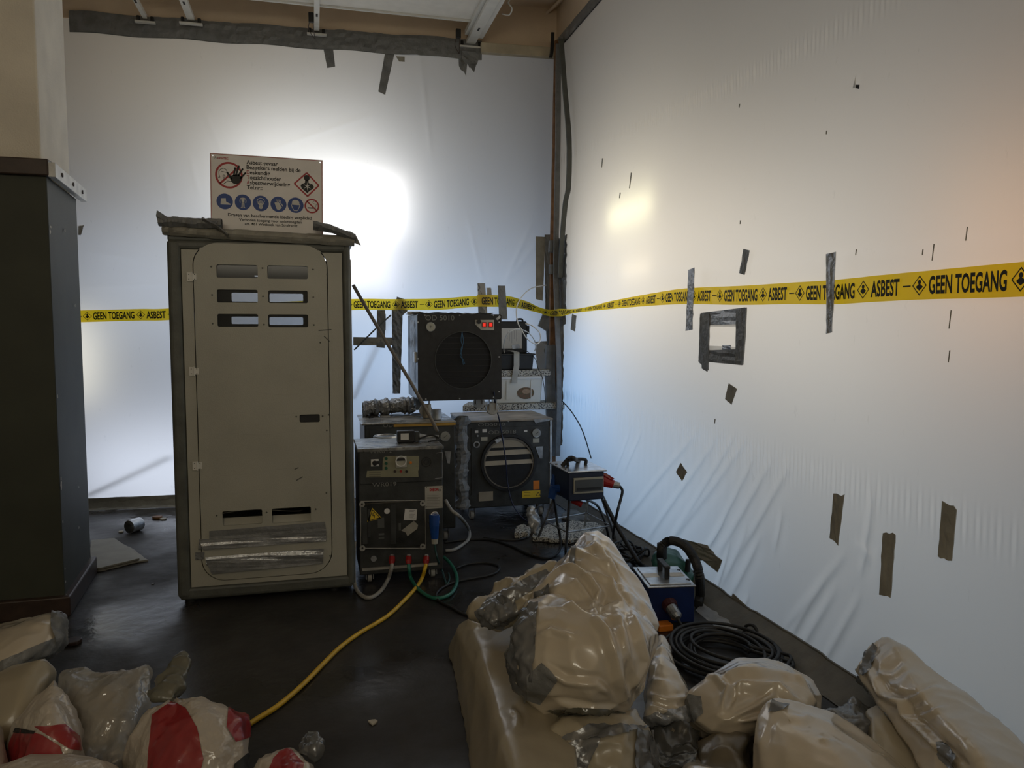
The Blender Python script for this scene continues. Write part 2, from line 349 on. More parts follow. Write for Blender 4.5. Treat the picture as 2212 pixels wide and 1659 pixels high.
# back sheet
xs = np.linspace(-3.1, XR, 420); zs2 = np.linspace(0, TOP+.03, 300); Xg, Zg = np.meshgrid(xs, zs2)
Yd = .012*np.sin(Xg*1.9+Zg*.8)+.004*np.sin(Xg*5+Zg*1.2)
bcr = [((800, 250), (560, 330)), ((370, 990), (200, 1060)), ((440, 240), (480, 330)), ((905, 100), (930, 330)), ((1100, 600), (1180, 500)), ((1040, 600), (1010, 470)), ((410, 340), (430, 420)), ((372, 1000), (230, 1050)), ((350, 360), (370, 460)), ((1090, 610), (1150, 480)), ((820, 640), (770, 840)), ((300, 560), (190, 545)), ((185, 620), (360, 615))]
for a, b in bcr:
    A, Bp = atB(*a), atB(*b); dx, dz = Bp.x-A.x, Bp.z-A.z; Ln = math.hypot(dx, dz)
    t = ((Xg-A.x)*dx+(Zg-A.z)*dz)/Ln**2; dist = ((Xg-A.x)*dz-(Zg-A.z)*dx)/Ln
    Yd += .007*np.clip(t+.1, 0, 1)**.6*np.clip(1.1-t, 0, 1)**.6*np.exp(-(dist/.024)**2)
mb = MB(); mb.V = np.stack([Xg, 6.95+.06*(XR-Xg)+Yd, Zg], -1).reshape(-1, 3).tolist(); hgt, wid = Xg.shape
mb.F = [(i*wid+j, i*wid+j+1, (i+1)*wid+j+1, (i+1)*wid+j) for i in range(hgt-1) for j in range(wid-1)]
SHB = obj('wall_back', mb, M_sheet, kind='structure', smooth=True, origin=(0, 6.95, 0), label='white translucent plastic sheet wall at the back lit from behind')

# beige upper walls and lintels above both sheets
def bw(x0, x1, z0, z1, th, off=0):  # slab following the back plane
    m = MB(); P = [(x0, backY(x0)+off), (x1, backY(x1)+off)]
    V = [(P[0][0], P[0][1], z0), (P[1][0], P[1][1], z0), (P[1][0], P[1][1]+th, z0), (P[0][0], P[0][1]+th, z0)]
    return m.add(V+[(a, b, z1) for a, b, _ in V], [(0,3,2,1),(4,5,6,7),(0,1,5,4),(1,2,6,5),(2,3,7,6),(3,0,4,7)])
obj('trim_1', bw(-3.1, XR+.1, TOP+.04, CEIL, .18, .01), M_ceil, kind='structure')
obj('trim_2', MB().box(XR+.02, -3, TOP+.04, XR+.2, 7.1, CEIL), M_ceil, kind='structure')
obj('trim_3', bw(1.5, XR, TOP-.03, TOP+.06, .06, -.06), mat('beige_batten', (.55, .49, .36), .7), kind='structure', bevel=.006)

# folded tape bands that hold the sheets up (lumpy, double thickness)
def band(name, fn, n, hts, m, parent, amp=.012, seed=0, label=None):
    rows = []
    for k, h in enumerate(hts):
        rows.append([fn(i/(n-1), h + amp*.7*cr(i//3, k, seed), .006+.018*abs(cr(i//2, k*3, seed))*(0 < k < len(hts)-1)) for i in range(n)])
    back = [[fn(i/(n-1), hts[-1], -.004) for i in range(n)], [fn(i/(n-1), hts[0], -.004) for i in range(n)]]
    return obj(name, MB().grid(rows+back), m, parent, label=label)
tb = [atB(150, 32, 0), atB(1040, 128, 0)]
band('tape_band', lambda t, h, o: (tb[0].x+(tb[1].x-tb[0].x)*t, backY(tb[0].x+(tb[1].x-tb[0].x)*t)-o-.012, 4.075+h+.006*math.sin(t*31)), 130, [-.085, -.05, -.015, .02, .055, .085], M_tape, SHB, seed=1, label='crinkled grey duct tape band along the top of the sheet')
band('tape_band', lambda t, h, o: (XR-o-.012, 6.9-t*3.9, 4.13+h), 90, [-.05, -.015, .015, .05], M_tape, SHR, seed=2)

def strip(P, m=M_tape, parent=SHB, nrm=Vector((0, -1, 0)), n=10, lift=.004, crk=.004, name='tape_strip', label=None, seed=0, jag=0.):
    """tape strip through four corner points (top left, top right, bottom right, bottom left)"""
    P = [Vector(p) for p in P]; rows = []
    L_ = ((P[3]-P[0]).length + (P[2]-P[1]).length)/2; Wd = (P[1]-P[0]).length
    n = max(4, int(L_/.03)); k = 4
    for i in range(n+1):
        t = i/n; a = P[0].lerp(P[3], t); b = P[1].lerp(P[2], t)
        row = []
        for j in range(k+1):
            p = a.lerp(b, j/k); e = (i in (0, n))*jag*cr(j, i, seed)
            row.append(p + nrm*(lift+crk*(cr(i, j, seed)+.5)) + (P[0]-P[3]).normalized()*e)
        rows.append(row)
    # top face plus rim
    m_ = MB().grid(rows)
    bk = [[p - nrm*(lift*.8) for p in r] for r in rows]; m_.grid([rows[0], bk[0]]); m_.grid([rows[-1], bk[-1]]); m_.grid([[r[0] for r in rows], [r[0] for r in bk]]); m_.grid([[r[-1] for r in rows], [r[-1] for r in bk]])
    return obj(name, m_, m, parent, label=label)
def sB(q, off=.006, **k): return strip([atB(*p, off) for p in q], parent=SHB, **k)
def sR(q, off=.008, **k): return strip([atX(*p, XR-off) for p in q], parent=SHR, nrm=Vector((-1, 0, 0)), **k)
# strips on the back sheet
sB([(697, 98), (719, 101), (724, 144), (707, 147)], seed=1, label='short grey tape tab hanging from the tape band')
sB([(832, 112), (852, 116), (832, 205), (817, 198)], seed=2, label='long grey tape strip hanging from the tape band')
sB([(855, 122), (874, 123), (874, 134), (862, 133)], m=M_tapebeige, seed=3)
sB([(462, 74), (480, 76), (478, 90), (466, 80)], seed=4)
sB([(990, 118), (1012, 118), (1006, 162), (991, 145)], seed=5, jag=.02); sB([(1008, 112), (1036, 112), (1024, 157), (1010, 140)], seed=6, jag=.02)
sB([(996, 104), (1038, 108), (1030, 140), (998, 138)], seed=7, crk=.03, label='bunched grey tape at the end of the band')
sB([(763, 728), (847, 729), (847, 746), (763, 746)], seed=8, m=M_tapebeige)
sB([(814, 670), (832, 670), (831, 752), (813, 750)], seed=9); sB([(815, 678), (833, 678), (833, 714), (815, 714)], seed=10, lift=.008)
sB([(857, 641), (873, 646), (880, 672), (848, 700)], seed=11, m=M_tape, crk=.01); sB([(846, 668), (870, 668), (864, 850), (848, 850)], seed=12, crk=.02)
sB([(1031, 612), (1047, 612), (1052, 678), (1033, 676)], seed=13, label='upright grey tape strip over the yellow barrier tape, left one'); sB([(1075, 617), (1091, 617), (1096, 690), (1078, 690)], seed=14, off=.075)
sB([(1157, 511), (1178, 512), (1172, 650), (1157, 646)], seed=15, m=M_tapebeige); sB([(1176, 507), (1196, 507), (1194, 960), (1178, 700)], seed=16, crk=.01)
sB([(1175, 668), (1192, 680), (1180, 716), (1161, 704)], seed=17, lift=.03, label='loose grey tape flap beside the corner post')
sB([(1154, 738), (1194, 736), (1192, 830), (1160, 800)], seed=18, m=M_tapebeige)
sB([(152, 22), (166, 24), (166, 52), (152, 50)], seed=19); sB([(170, 489), (182, 487), (176, 508), (170, 508)], seed=20, m=M_tapebeige)
sB([(1050, 622), (1060, 622), (1062, 640), (1052, 640)], seed=21)
# skirting tape along the floor, back
band('tape_band', lambda t, h, o: (-2.2+2.0*t, backY(-2.2+2.0*t)-o-.02-.04*(h < .02), max(.002, h)), 60, [0, .035, .07, .10], M_tapebeige, SHB, seed=3)
sB([(205, 1092), (292, 1072), (297, 1084), (240, 1100)], seed=22, m=M_tapebeige, label='loose olive tape end sticking up at the foot of the sheet')
# strips on the right sheet
sR([(1489, 583), (1502, 578), (1497, 712), (1483, 715)], seed=30, m=M_tapeshine, off=.05, label='narrow upright silver tape strip crossing the barrier tape')
sR([(1787, 549), (1808, 544), (1799, 718), (1787, 721)], seed=31, m=M_tapeshine, off=.05, label='tall upright silver tape strip crossing the barrier tape, right of the window')
sR([(1608, 538), (1621, 541), (1610, 594), (1599, 590)], seed=32, label='short grey tape strip above the barrier tape')
sR([(1576, 828), (1594, 840), (1582, 874), (1568, 862)], seed=33, m=M_tapebeige, label='short tape strip below the small window')
sR([(1472, 1000), (1485, 1020), (1475, 1039), (1462, 1019)], seed=34, m=M_tapebeige, label='lozenge of tape low on the right sheet')
sR([(1803, 1068), (1825, 1070), (1812, 1180), (1794, 1160)], seed=35, m=M_tapebeige, jag=.015); sR([(1909, 1149), (1937, 1154), (1926, 1291), (1902, 1286)], seed=36, m=M_tapebeige, jag=.01)
sR([(2038, 1085), (2070, 1098), (2058, 1212), (2028, 1202)], seed=37, m=M_tapebeige, jag=.015)
sR([(1237, 678), (1246, 682), (1243, 716), (1234, 712)], seed=38, m=M_tapebeige); sR([(1207, 700), (1220, 690), (1216, 960), (1203, 968)], seed=39, crk=.01, m=M_tapebeige, label='long grey tape strip down the sheet corner')
sR([(1203, 520), (1226, 506), (1224, 700), (1205, 710)], seed=40, crk=.012, m=M_tape)
sR([(1460, 1163), (1500, 1170), (1562, 1210), (1552, 1236)], seed=41, m=M_tapebeige); sR([(1478, 1164), (1530, 1178), (1560, 1212), (1500, 1210)], seed=42, m=M_tapebeige, crk=.01, label='wide olive tape flap curling off the foot of the right sheet')
# floor-level tape along the right sheet
def rb(t, h, o):
    y = 6.6-4.9*t; hh = h*(1.0+.22*cr(int(t*17), 1, 5))
    return (XR-o-.012-(.13 if h < 0 else 0), y, max(.004, hh))
band('tape_band', rb, 120, [-.01, 0.0, .03, .06, .085], M_olive, SHR, seed=4, amp=.002)
for q, s_ in (([(1585, 1282), (1612, 1308), (1600, 1335), (1570, 1320)], 50), ([(1668, 1378), (1690, 1395), (1672, 1410), (1655, 1395)], 51), ([(1330, 1140), (1350, 1150), (1345, 1175), (1325, 1160)], 52), ([(1395, 1175), (1440, 1210), (1425, 1225), (1385, 1195)], 53)):
    sR(q, seed=s_, m=M_tapebeige, jag=.01)
# the small window taped into the right sheet
W1 = thing('window_1', (XR, (wy0+wy1)/2, wz0), 'small square inspection window taped into the right plastic sheet', None, kind='structure')
def wq(q, m=M_tape, **k): return strip([atX(*p, XR-.012) for p in q], m=m, parent=W1, nrm=Vector((-1, 0, 0)), **k)
wq([(1516, 676), (1612, 664), (1610, 700), (1517, 703)], seed=60, m=M_tapeshine, crk=.008); wq([(1516, 757), (1608, 754), (1606, 789), (1512, 780)], seed=61, crk=.008)
wq([(1516, 678), (1536, 678), (1533, 800), (1512, 782)], seed=62, lift=.009); wq([(1594, 672), (1616, 664), (1608, 788), (1592, 786)], seed=63, lift=.009)
wq([(1518, 778), (1532, 778), (1530, 803), (1518, 796)], seed=64, lift=.006)
mb = MB().box(XR-.003, wy0-.02, wz0-.02, XR, wy1+.02, wz1+.02); obj('pane', mb, M_clearp, W1)
wq([(1562, 746), (1580, 745), (1580, 757), (1562, 757)], seed=65, m=M_steel)
# slit torn in the right sheet
tp = atX(1852, 168); mb = MB(); a, b, c_ = atX(1852, 160), atX(1862, 191), atX(1845, 191)
mb.add([a-Vector((.006, 0, 0)), b-Vector((.03, 0, 0)), c_-Vector((.008, 0, 0)), (a+b)/2-Vector((.025, 0, 0))], [(0, 2, 1), (0, 3, 1)]); obj('torn_flap', mb, M_white, SHR)
sR([(1847, 183), (1857, 183), (1856, 192), (1847, 190)], seed=70, m=M_black, lift=.002, crk=0, name='tear')
# scuffs and rust runs on the film
for k, (x, y, l) in enumerate([(1364, 390, 34), (1302, 352, 20), (1340, 422, 12), (1598, 228, 8), (1994, 545, 12), (2018, 545, 36), (2090, 505, 30), (2055, 690, 40), (2052, 770, 26), (1786, 286, 8), (1600, 480, 8), (1850, 545, 12), (1480, 645, 8), (1545, 910, 10)]):
    x2 = x-l*.12
    sR([(x-1.3, y-l/2), (x+1.3, y-l/2), (x2+1.0, y+l/2), (x2-1.0, y+l/2)], seed=80+k, m=M_chip if k < 2 else M_tapebeige, lift=.001, crk=0, name='scuff')

# ------------------------------------------------------------------ pillar on the left
PL = thing('pillar', (-1.7, 4.9, 0), 'beige plastered pillar with dark green panelled lower part', None, kind='structure')
capz = atZ  # heights read on the pillar's own near corner
cA = atZ(148, 1330); cB = atZ(205, 1238)
zc_ = atY(100, 378, cA.y).z
def pill(d, z0, z1):   # near corner, far corner of the right face, then behind
    a = Vector((cA.x-d, cA.y+d, 0)); b = Vector((cB.x-d*1.0, cB.y+.0, 0))
    P = [a, b, Vector((b.x-1.6, b.y+.1, 0)), Vector((a.x-1.9, a.y-.05, 0))]
    return MB().prism([Vector((p.x, p.y, z0)) for p in P], (0, 0, z1-z0))
obj('shaft', pill(.05, zc_, CEIL), M_plaster, PL, bevel=.01)
obj('lower_panel', pill(.02, 0, zc_), M_green, PL, label='dark green painted lower part of the pillar', bevel=.006)
obj('skirting', pill(-.015, 0, .11), M_brown, PL, bevel=.008)
obj('cap_rail', MB().prism([(cA.x+.0, cA.y-.02, zc_-.005), (cA.x-1.9, cA.y-.07, zc_-.005), (cA.x-1.9, cA.y+.1, zc_-.005), (cA.x-.0, cA.y+.1, zc_-.005)], (0, 0, .085)), M_brown, PL, label='dark brown cap rail', bevel=.006)
dv = (cB-cA); dv.z = 0; dv.normalize(); nv = Vector((dv.y, -dv.x, 0))
def capf(u, v, w_=0): return cA + dv*u + nv*(.03+w_) + Vector((0, 0, zc_-.01+v))
Lf = (cB-cA).length+.06
mb = MB().prism([capf(-.01, 0), capf(Lf, 0), capf(Lf, .075), capf(-.01, .075)], nv*-.035)
al = obj('cap_strip', mb, mat('scuffed_white_strip', (.78, .78, .75), .35, bump=.3, bscale=90, var=.15), PL, label='scuffed white strip with three screws', bevel=.003)
for u in (.14, .42, .68): obj('screw', MB().cyl(capf(u, .038, 0), capf(u, .038, .006), .012, n=10), M_brown, al)
# chipped spots in the green paint
for k, (px, py, s_) in enumerate([(125, 1050, 10), (128, 1035, 6), (112, 860, 6), (138, 497, 8), (166, 500, 5), (160, 660, 5), (168, 1140, 5), (126, 1135, 5), (135, 1262, 5), (133, 1235, 4), (107, 490, 5), (105, 500, 6), (122, 1060, 7), (168, 1052, 4), (136, 1292, 4)]):
    # spots sit on the right face of the panel
    d = ray(px, py); n_ = nv; p0 = cA+nv*-.017
    den = d.dot(n_); t = (p0-EYE).dot(n_)/den; p = EYE+d*t
    u = (p-p0).dot(dv)
    if u < .01: p = p + dv*(.02-u)
    r_ = s_*.0021; V = [p+nv*.006+dv*(r_*math.cos(a)*(.7+.6*cr(int(a*9), k)))*1.3+Vector((0, 0, 1))*(r_*math.sin(a)*(.8+.5*cr(int(a*7), k))) for a in [2*PI*j/9 for j in range(9)]]
    obj('paint_chip', MB().add(V, [tuple(range(9))]), M_chip, PL)

# ------------------------------------------------------------------ ceiling fittings
cp = thing('ceiling_board', (.4, 5.2, 4.18), 'white board suspended under the ceiling', 'ceiling panel')
obj('board', MB().box(-1.35, 2.0, 4.19, 1.42, 6.62, 4.22), M_panel, cp)
obj('edge_strip', MB().box(-1.35, 6.62, 4.175, 1.45, 6.64, 4.225), M_whitem, cp)
def rail(x, w_, y0, y1, z, label, big=False):
    t = thing('ceiling_rail', (x, y1, z), label, 'ceiling rail', 'white rails under the ceiling')
    obj('channel', MB().box(x-w_/2, y0, z, x+w_/2, y1, z+.035), M_whitem, t, bevel=.003)
    obj('end_plate', MB().box(x-w_/2-.06, y1-.02, z-.035, x+w_/2+.06, y1+.02, z-.02), M_whitem, t, bevel=.002)
    for s in (-1, 1): obj('bolt', MB().cyl((x+s*(w_/2+.035), y1, z-.02), (x+s*(w_/2+.035), y1, z+.02), .014, n=10), M_rubber, t)
    if big:
        obj('side_channel', MB().box(x+w_/2+.01, y0, z+.02, x+w_/2+.05, y1-.1, z+.07), M_whitem, t)
        obj('ballast_cover', MB().box(x-w_/2-.03, y0, z+.04, x-w_/2+.02, y1-.1, z+.08), M_whitem, t)
    for yy in (y1-.35, y1-1.1):
        obj('slot', MB().box(x-.008, yy-.03, z-.002, x+.008, yy+.03, z+.001), M_rubber, t)
    return t
z_ = 4.12
rail(atZ(313, 40, z_).x, .035, 3.0, 7.10, z_, 'leftmost thin white ceiling rail above the tape band')
rail(atZ(410, 38, z_).x, .06, 3.0, 7.04, z_, 'white ceiling rail with a bolted end plate, second from the left')
rail(atZ(684, 77, z_).x, .045, 3.0, 7.02, z_, 'thin white ceiling rail crossing the middle of the suspended board')
rail(atZ(1010, 98, z_).x+.02, .085, 3.0, 6.98, z_, 'wide white ceiling rail with side channels at the right edge of the board', True)
for (px, py, lbl) in ((672, 30, 'black hook with wires under the board edge, near the middle rail'), (990, 65, 'black hook with wires under the board edge, beside the wide rail')):
    p = atZ(px, py, 4.17); t = thing('hanger_hook', p, lbl, 'hook', 'black hanger hooks')
    obj('hook', MB().box(p.x-.022, p.y-.015, p.z-.07, p.x+.022, p.y+.015, p.z+.01), M_rubber, t, bevel=.005)
    for s in (-1, 1): obj('wire', MB().tube(spline([(p.x+s*.015, p.y, p.z-.06), (p.x+s*.02, p.y+.06, p.z-.11), (p.x+.03, p.y+.12, p.z-.16)]), .003, 5), M_brown, t)
cdt = [(1108, 128, 4.46), (1112, 82, 4.46), (1145, 58, 4.46), (1188, 22, 4.46), (1215, -5, 4.46)]
obj('conduit', MB().tube(spline([atZ(a, b, c) for a, b, c in cdt]), .014, 8), M_ceil, label='beige painted conduit bending across the ceiling near the corner', cat='conduit', smooth=True)
obj('loose_cable', MB().tube(spline([atZ(1085, 30, 4.2), atZ(1100, 32, 4.16), atZ(1106, 18, 4.16), atZ(1098, 5, 4.2), atZ(1110, -10, 4.25)]), .006, 6), M_whitem, label='white cable loop hanging off the wide ceiling rail', cat='cable', smooth=True)

# ------------------------------------------------------------------ corner posts
def post(name, pts, w_, m, label, cat='post', parent=None, group=None):
    P = spline([Vector(p) for p in pts], 6); mb = MB(); rows = []
    for i, p in enumerate(P):
        a = w_*(1+.06*cr(i, 2)); rows.append([p+Vector((-a/2, -a*.3, 0)), p+Vector((a/2, -a*.3, 0)), p+Vector((a/2, a*.3, 0)), p+Vector((-a/2, a*.3, 0))])
    mb.grid(rows, closed=True); mb.F.append((3, 2, 1, 0)); k = len(mb.V); mb.F.append((k-4, k-3, k-2, k-1))
    return obj(name, mb, m, parent, label, cat, group, bevel=.003)
yp = 6.80
CP = thing('corner_post', (2.12, yp, 0), 'raw wood corner post wrapped in grey tape where the two sheets meet', 'post')
post('timber', [atY(1205, 88, yp), atY(1201, 300, yp), atY(1196, 520, yp), atY(1194, 740, yp), atY(1193, 900, yp), (atY(1193, 900, yp).x, yp, 0.02)], .062, M_wood, None, None, CP)
post('tape_wrap', [atX(1206, 95, XR-.06), atX(1205, 300, XR-.06), atX(1202, 480, XR-.06), atX(1201, 600, XR-.06), atX(1206, 760, XR-.06), atX(1207, 880, XR-.06), atX(1204, 985, XR-.06)], .045, M_tape, 'crinkled grey tape wrapping', None, CP)
post('tape_wrap', [atY(1196, 520, yp-.05), atY(1195, 545, yp-.05)], .085, M_tape, None, None, CP); post('tape_wrap', [atY(1196, 572, yp-.05), atY(1196, 592, yp-.05)], .085, M_tape, None, None, CP)
post('tape_wrap', [atY(1189, 745, yp-.05), atY(1188, 800, yp-.05), atY(1190, 900, yp-.05), atY(1190, 985, yp-.05)], .085, M_tape, None, None, CP)
post('bowed_batten', [atX(1212, 84, XR-.05), atX(1219, 180, XR-.05), atX(1229, 300, XR-.05), atX(1228, 400, XR-.05), atX(1221, 440, XR-.05), atX(1214, 520, XR-.05), atX(1210, 600, XR-.05)], .042, M_frame, 'thin wooden batten bowed outwards beside the corner post, wrapped in tape', 'batten')
post('corner_bracket', [atY(1194, 70, yp-.1), atY(1192, 110, yp-.1), atY(1189, 125, yp-.1)], .03, M_black, 'small black bracket at the top of the corner post', 'bracket')

for a_, b_, l_ in (((372, 986), (196, 1066), 'cord behind the back sheet, low on the left'), ((842, 688), (764, 858), 'cord behind the back sheet beside the cabin')):
    obj('hanging_cord', MB().tube([atB(*a_, -.05), atB(*b_, -.05)], .010, 8), M_rubber, None, l_, 'cord', smooth=True)

# ------------------------------------------------------------------ decontamination cabin
YF = 4.53
def q(px, py, y=None): p = atY(px, py, YF if y is None else y); return (p.x, p.z)
def FR(y): return lambda u, v, w_: Vector((u, y-w_, v))
CB = thing('decontamination_cabin', (-.29, 5.0, 0), 'tall cream cabin with a rounded door, slotted windows and taped-over vents, sign on top', 'cabin')
cx0, cx1, cz1 = -.775, .205, 2.04; cyb = 5.42
fx0, fx1 = q(403, 900)[0]-.003, q(744, 900)[0]; fz0, fz1 = .095, 1.985
for a, b, c, d in ((cx0, fx0, .03, cz1), (fx1, cx1, .03, cz1)):
    obj('corner_profile', MB().box(a, YF, c, b, YF+.09, d), M_frame, CB, bevel=.025, seg=4)
obj('base_rail', MB().box(cx0+.01, YF+.004, .02, cx1-.01, YF+.09, fz0), M_frame, CB, bevel=.02, seg=3)
obj('top_rail', MB().box(cx0+.01, YF+.004, fz1, cx1-.01, YF+.09, cz1), M_frame, CB, bevel=.02, seg=3)
for x in (cx0, cx1-.08): obj('corner_profile', MB().box(x, cyb-.09, .03, x+.08, cyb, cz1), M_frame, CB, bevel=.025, seg=4)
for x in (cx0+.012, cx1-.03): obj('side_panel', MB().box(x, YF+.08, .05, x+.018, cyb-.07, cz1-.02), M_cream, CB)
obj('floor_tray', MB().box(cx0+.02, YF+.03, .03, cx1-.02, cyb-.02, .075), M_dark, CB); obj('roof', MB().box(cx0+.005, YF+.01, cz1-.01, cx1-.005, cyb, cz1+.035), M_frame, CB, bevel=.01)
for x in (cx0+.06, cx1-.12):
    for y in (YF+.06, cyb-.12): obj('foot', MB().cyl((x, y, 0), (x, y, .05), .03), M_rubber, CB)
# front panel with rounded door opening, door with slots
dx0, dz1 = q(416, 524); dx1, dz0 = q(718, 1272); dz0 = .125; dz1 = q(560, 527)[1]
frm = FR(YF+.012)
obj('front_panel', plate_mesh([(fx0, fz0), (fx1, fz0), (fx1, fz1), (fx0, fz1)], [rrect(dx0-.005, dz0-.005, dx1+.005, dz1+.005, .13, 10)], .012, frm), M_cream, CB)
slots = [(467, 571, 557, 601), (577, 573, 665, 603), (468, 625, 557, 654), (579, 627, 665, 655), (469, 678, 558, 706), (579, 679, 666, 707), (647, 896, 691, 912), (480, 1105, 567, 1131), (587, 1099, 672, 1126)]
hs = []
for a, b, c, d in slots:
    x0, z1 = q(a, (b+0)); x1, z0 = q(c, d); hs.append(rrect(x0, z0, x1, z1, .009, 3))
D_ = obj('door', plate_mesh(rrect(dx0, dz0, dx1, dz1, .127, 10), hs, .014, FR(YF+.009)), M_cream, CB, label='cream door with rounded corners and six window slots')
for k, (a, b, c, d) in enumerate(slots[:6]):
    x0, z1 = q(a, b); x1, z0 = q(c, d)
    obj('slot_pane', MB().box(x0-.012, YF+.022, z0-.008, x1+.012, YF+.025, z1+.008), mat('smoked_pane', (.06, .065, .07), .10, alpha=.42) if k == 0 else bpy.data.materials['smoked_pane'], D_)
for a, b, c, d in slots[7:]:
    x0, z1 = q(a, b); x1, z0 = q(c, d)
    obj('vent_blade', MB().prism([(x0-.01, YF+.02, z0-.01), (x0-.01, YF+.05, z0+(z1-z0)*.4), (x0-.01, YF+.054, z0+(z1-z0)*.4), (x0-.01, YF+.024, z0-.01)], (x1-x0+.02, 0, 0)), M_cream, D_)
a, b, c, d = slots[6]; x0, z1 = q(a, b); x1, z0 = q(c, d)
obj('latch_recess', MB().box(x0-.01, YF+.03, z0-.01, x1+.01, YF+.04, z1+.01), M_black, D_)
for (px, py) in ((456, 576), (567, 579), (676, 582), (458, 637), (568, 640), (677, 642), (459, 699), (570, 701), (678, 702), (640, 900), (697, 899), (468, 1114), (576, 1107), (682, 1100), (706, 930), (705, 1065), (692, 740), (707, 593), (710, 896), (713, 1201)):
    x, z = q(px, py); obj('rivet', MB().cyl((x, YF+.003, z), (x, YF-.003, z), .0055, .0035, n=8), M_frame, D_)
for (px, py) in ((415, 598), (420, 802), (427, 1006)):
    x, z = q(px, py); h = obj('hinge', MB().box(x-.026, YF+.001, z-.024, x-.004, YF-.004, z+.024).box(x+.002, YF+.001, z-.018, x+.022, YF-.004, z+.018).cyl((x-.001, YF-.005, z-.026), (x-.001, YF-.005, z+.026), .0045, n=8), M_whitem, CB)
    for sx in (-.016, .013):
        for sz in (-.013, .013): obj('screw', MB().cyl((x+sx, YF-.003, z+sz), (x+sx, YF-.006, z+sz), .003, n=6), M_frame, h)
# back panel with matching slots so the lit sheet shows through
bs = []
for a, b, c, d in ((500, 575, 560, 600), (580, 577, 655, 600), (500, 632, 562, 652), (582, 634, 655, 653), (500, 684, 562, 700), (582, 685, 655, 702)):
    p0, p1 = atY(a, b, cyb-.03), atY(c, d, cyb-.03); bs.append(rrect(p0.x, p1.z, p1.x, p0.z, .008, 2))
bs = bs[2:] + [rrect(bs[0][0][0]-.03, bs[0][0][1]-.06, bs[0][0][0], bs[0][0][1]-.05, .003, 2)]
obj('back_panel', plate_mesh([(cx0+.03, .06), (cx1-.03, .06), (cx1-.03, cz1-.03), (cx0+.03, cz1-.03)], bs, .014, FR(cyb-.03)), M_cream, CB)
# silver tape over the lower vents
yt = YF+.002
def sC(P_, **k): return strip([Vector((q(*p)[0], yt, q(*p)[1])) for p in P_], parent=CB, **k)
sC([(452, 1147), (702, 1127), (705, 1152), (452, 1174)], m=M_tape, seed=101, label='silver-grey tape strips over the lower door vents', crk=.004)
sC([(432, 1168), (704, 1150), (704, 1168), (440, 1188)], m=M_tapeshine, seed=102, crk=.010, lift=.009); sC([(430, 1165), (456, 1164), (450, 1184), (428, 1188)], m=M_tape, seed=103, crk=.006)
sC([(444, 1203), (699, 1184), (698, 1204), (447, 1222)], m=M_tapeshine, seed=104, crk=.010, lift=.007); sC([(422, 1193), (442, 1192), (440, 1208), (422, 1210)], m=M_tape, seed=105, crk=.004)
sC([(446, 1212), (698, 1197), (697, 1216), (458, 1239)], m=M_tape, seed=106, crk=.008, lift=.011)
# door scrapes
for k, (a, b, c, d) in enumerate(((636, 1014, 645, 1010), (640, 1038, 654, 1030), (688, 714, 716, 712), (700, 726, 712, 738))):
    p0, p1 = q(a, b), q(c, d); mb = MB(); line_print(mb, FR(YF+.0013), [p0, p1], .006); obj('scrape', mb, M_frame, CB)
for k in range(7):   # faint swirl lines pressed into the door skin
    z = q(600, 850+42*k)[1]; P_ = [(dx0+.10+.62*t*(dx1-dx0), z+.012*math.sin(t*5+k)) for t in [i/14 for i in range(15)]]
    mb = MB(); line_print(mb, FR(YF+.0015), P_, .0014); obj('surface_line', mb, mat('door_line', (.40, .38, .33), .5) if k == 0 else bpy.data.materials['door_line'], CB)
# tape-wrapped roof edge
def wrap(name, pts, hts, m, amp, seed, n=70, thick=.05, label=None, yb=YF-.01, dep=.03):
    P_ = [q(*p) for p in pts]; rows = []
    def f(t, h, o):
        s_ = t*(len(P_)-1); i = min(int(s_), len(P_)-2); u = s_-i; x = P_[i][0]*(1-u)+P_[i+1][0]*u; z = P_[i][1]*(1-u)+P_[i+1][1]*u
        return Vector((x, yb-o, z+h))
    for k, h in enumerate(hts):
        prof = math.sin(PI*k/(len(hts)-1))*dep
        rows.append([f(i/(n-1), h+amp*cr(i//4, k, seed)*.5, prof+amp*(cr(i//2, k*2, seed)+.5)*.8) for i in range(n)])
    rows += [[f(i/(n-1), hts[-1]*.9, -thick) for i in range(n)], [f(i/(n-1), hts[0]*.9, -thick) for i in range(n)]]
    rows.append(rows[0])
    return obj(name, MB().grid(rows), m, CB, label=label)
wrap('roof_wrap', [(352, 495), (500, 506), (765, 520)], [-.032, -.018, -.004, .010, .026], M_tapebeige, .010, 11, label='crumpled tape and foil wrapped around the roof edge')
wrap('roof_wrap', [(345, 478), (400, 480), (480, 484)], [-.03, -.012, .008, .024], M_tape, .016, 12, n=30, yb=YF-.03)
wrap('roof_wrap', [(676, 488), (720, 496), (768, 515)], [-.022, -.008, .006, .022], M_tape, .016, 13, n=26, yb=YF-.03)
wrap('roof_wrap', [(440, 476), (470, 490), (495, 512)], [-.012, 0, .012], M_tape, .014, 14, n=16, yb=YF-.05)
wrap('roof_wrap', [(342, 466), (352, 472), (364, 480)], [-.03, -.01, .02], M_tape, .02, 15, n=8, yb=YF-.02)
obj('tape_tail', MB().prism([Vector((q(*p)[0], YF+.02, q(*p)[1])) for p in ((755, 498), (768, 505), (780, 530), (766, 524), (752, 508))], (0, -.006, 0)), M_tapebeige, CB)
obj('roof_wrap', MB().box(cx0-.01, YF+.04, cz1+.03, cx1+.03, cyb, cz1+.045), M_tape, CB)
obj('side_tape', MB().box(cx1, YF+.02, .4, cx1+.004, YF+.07, 1.95), M_tapebeige, CB)

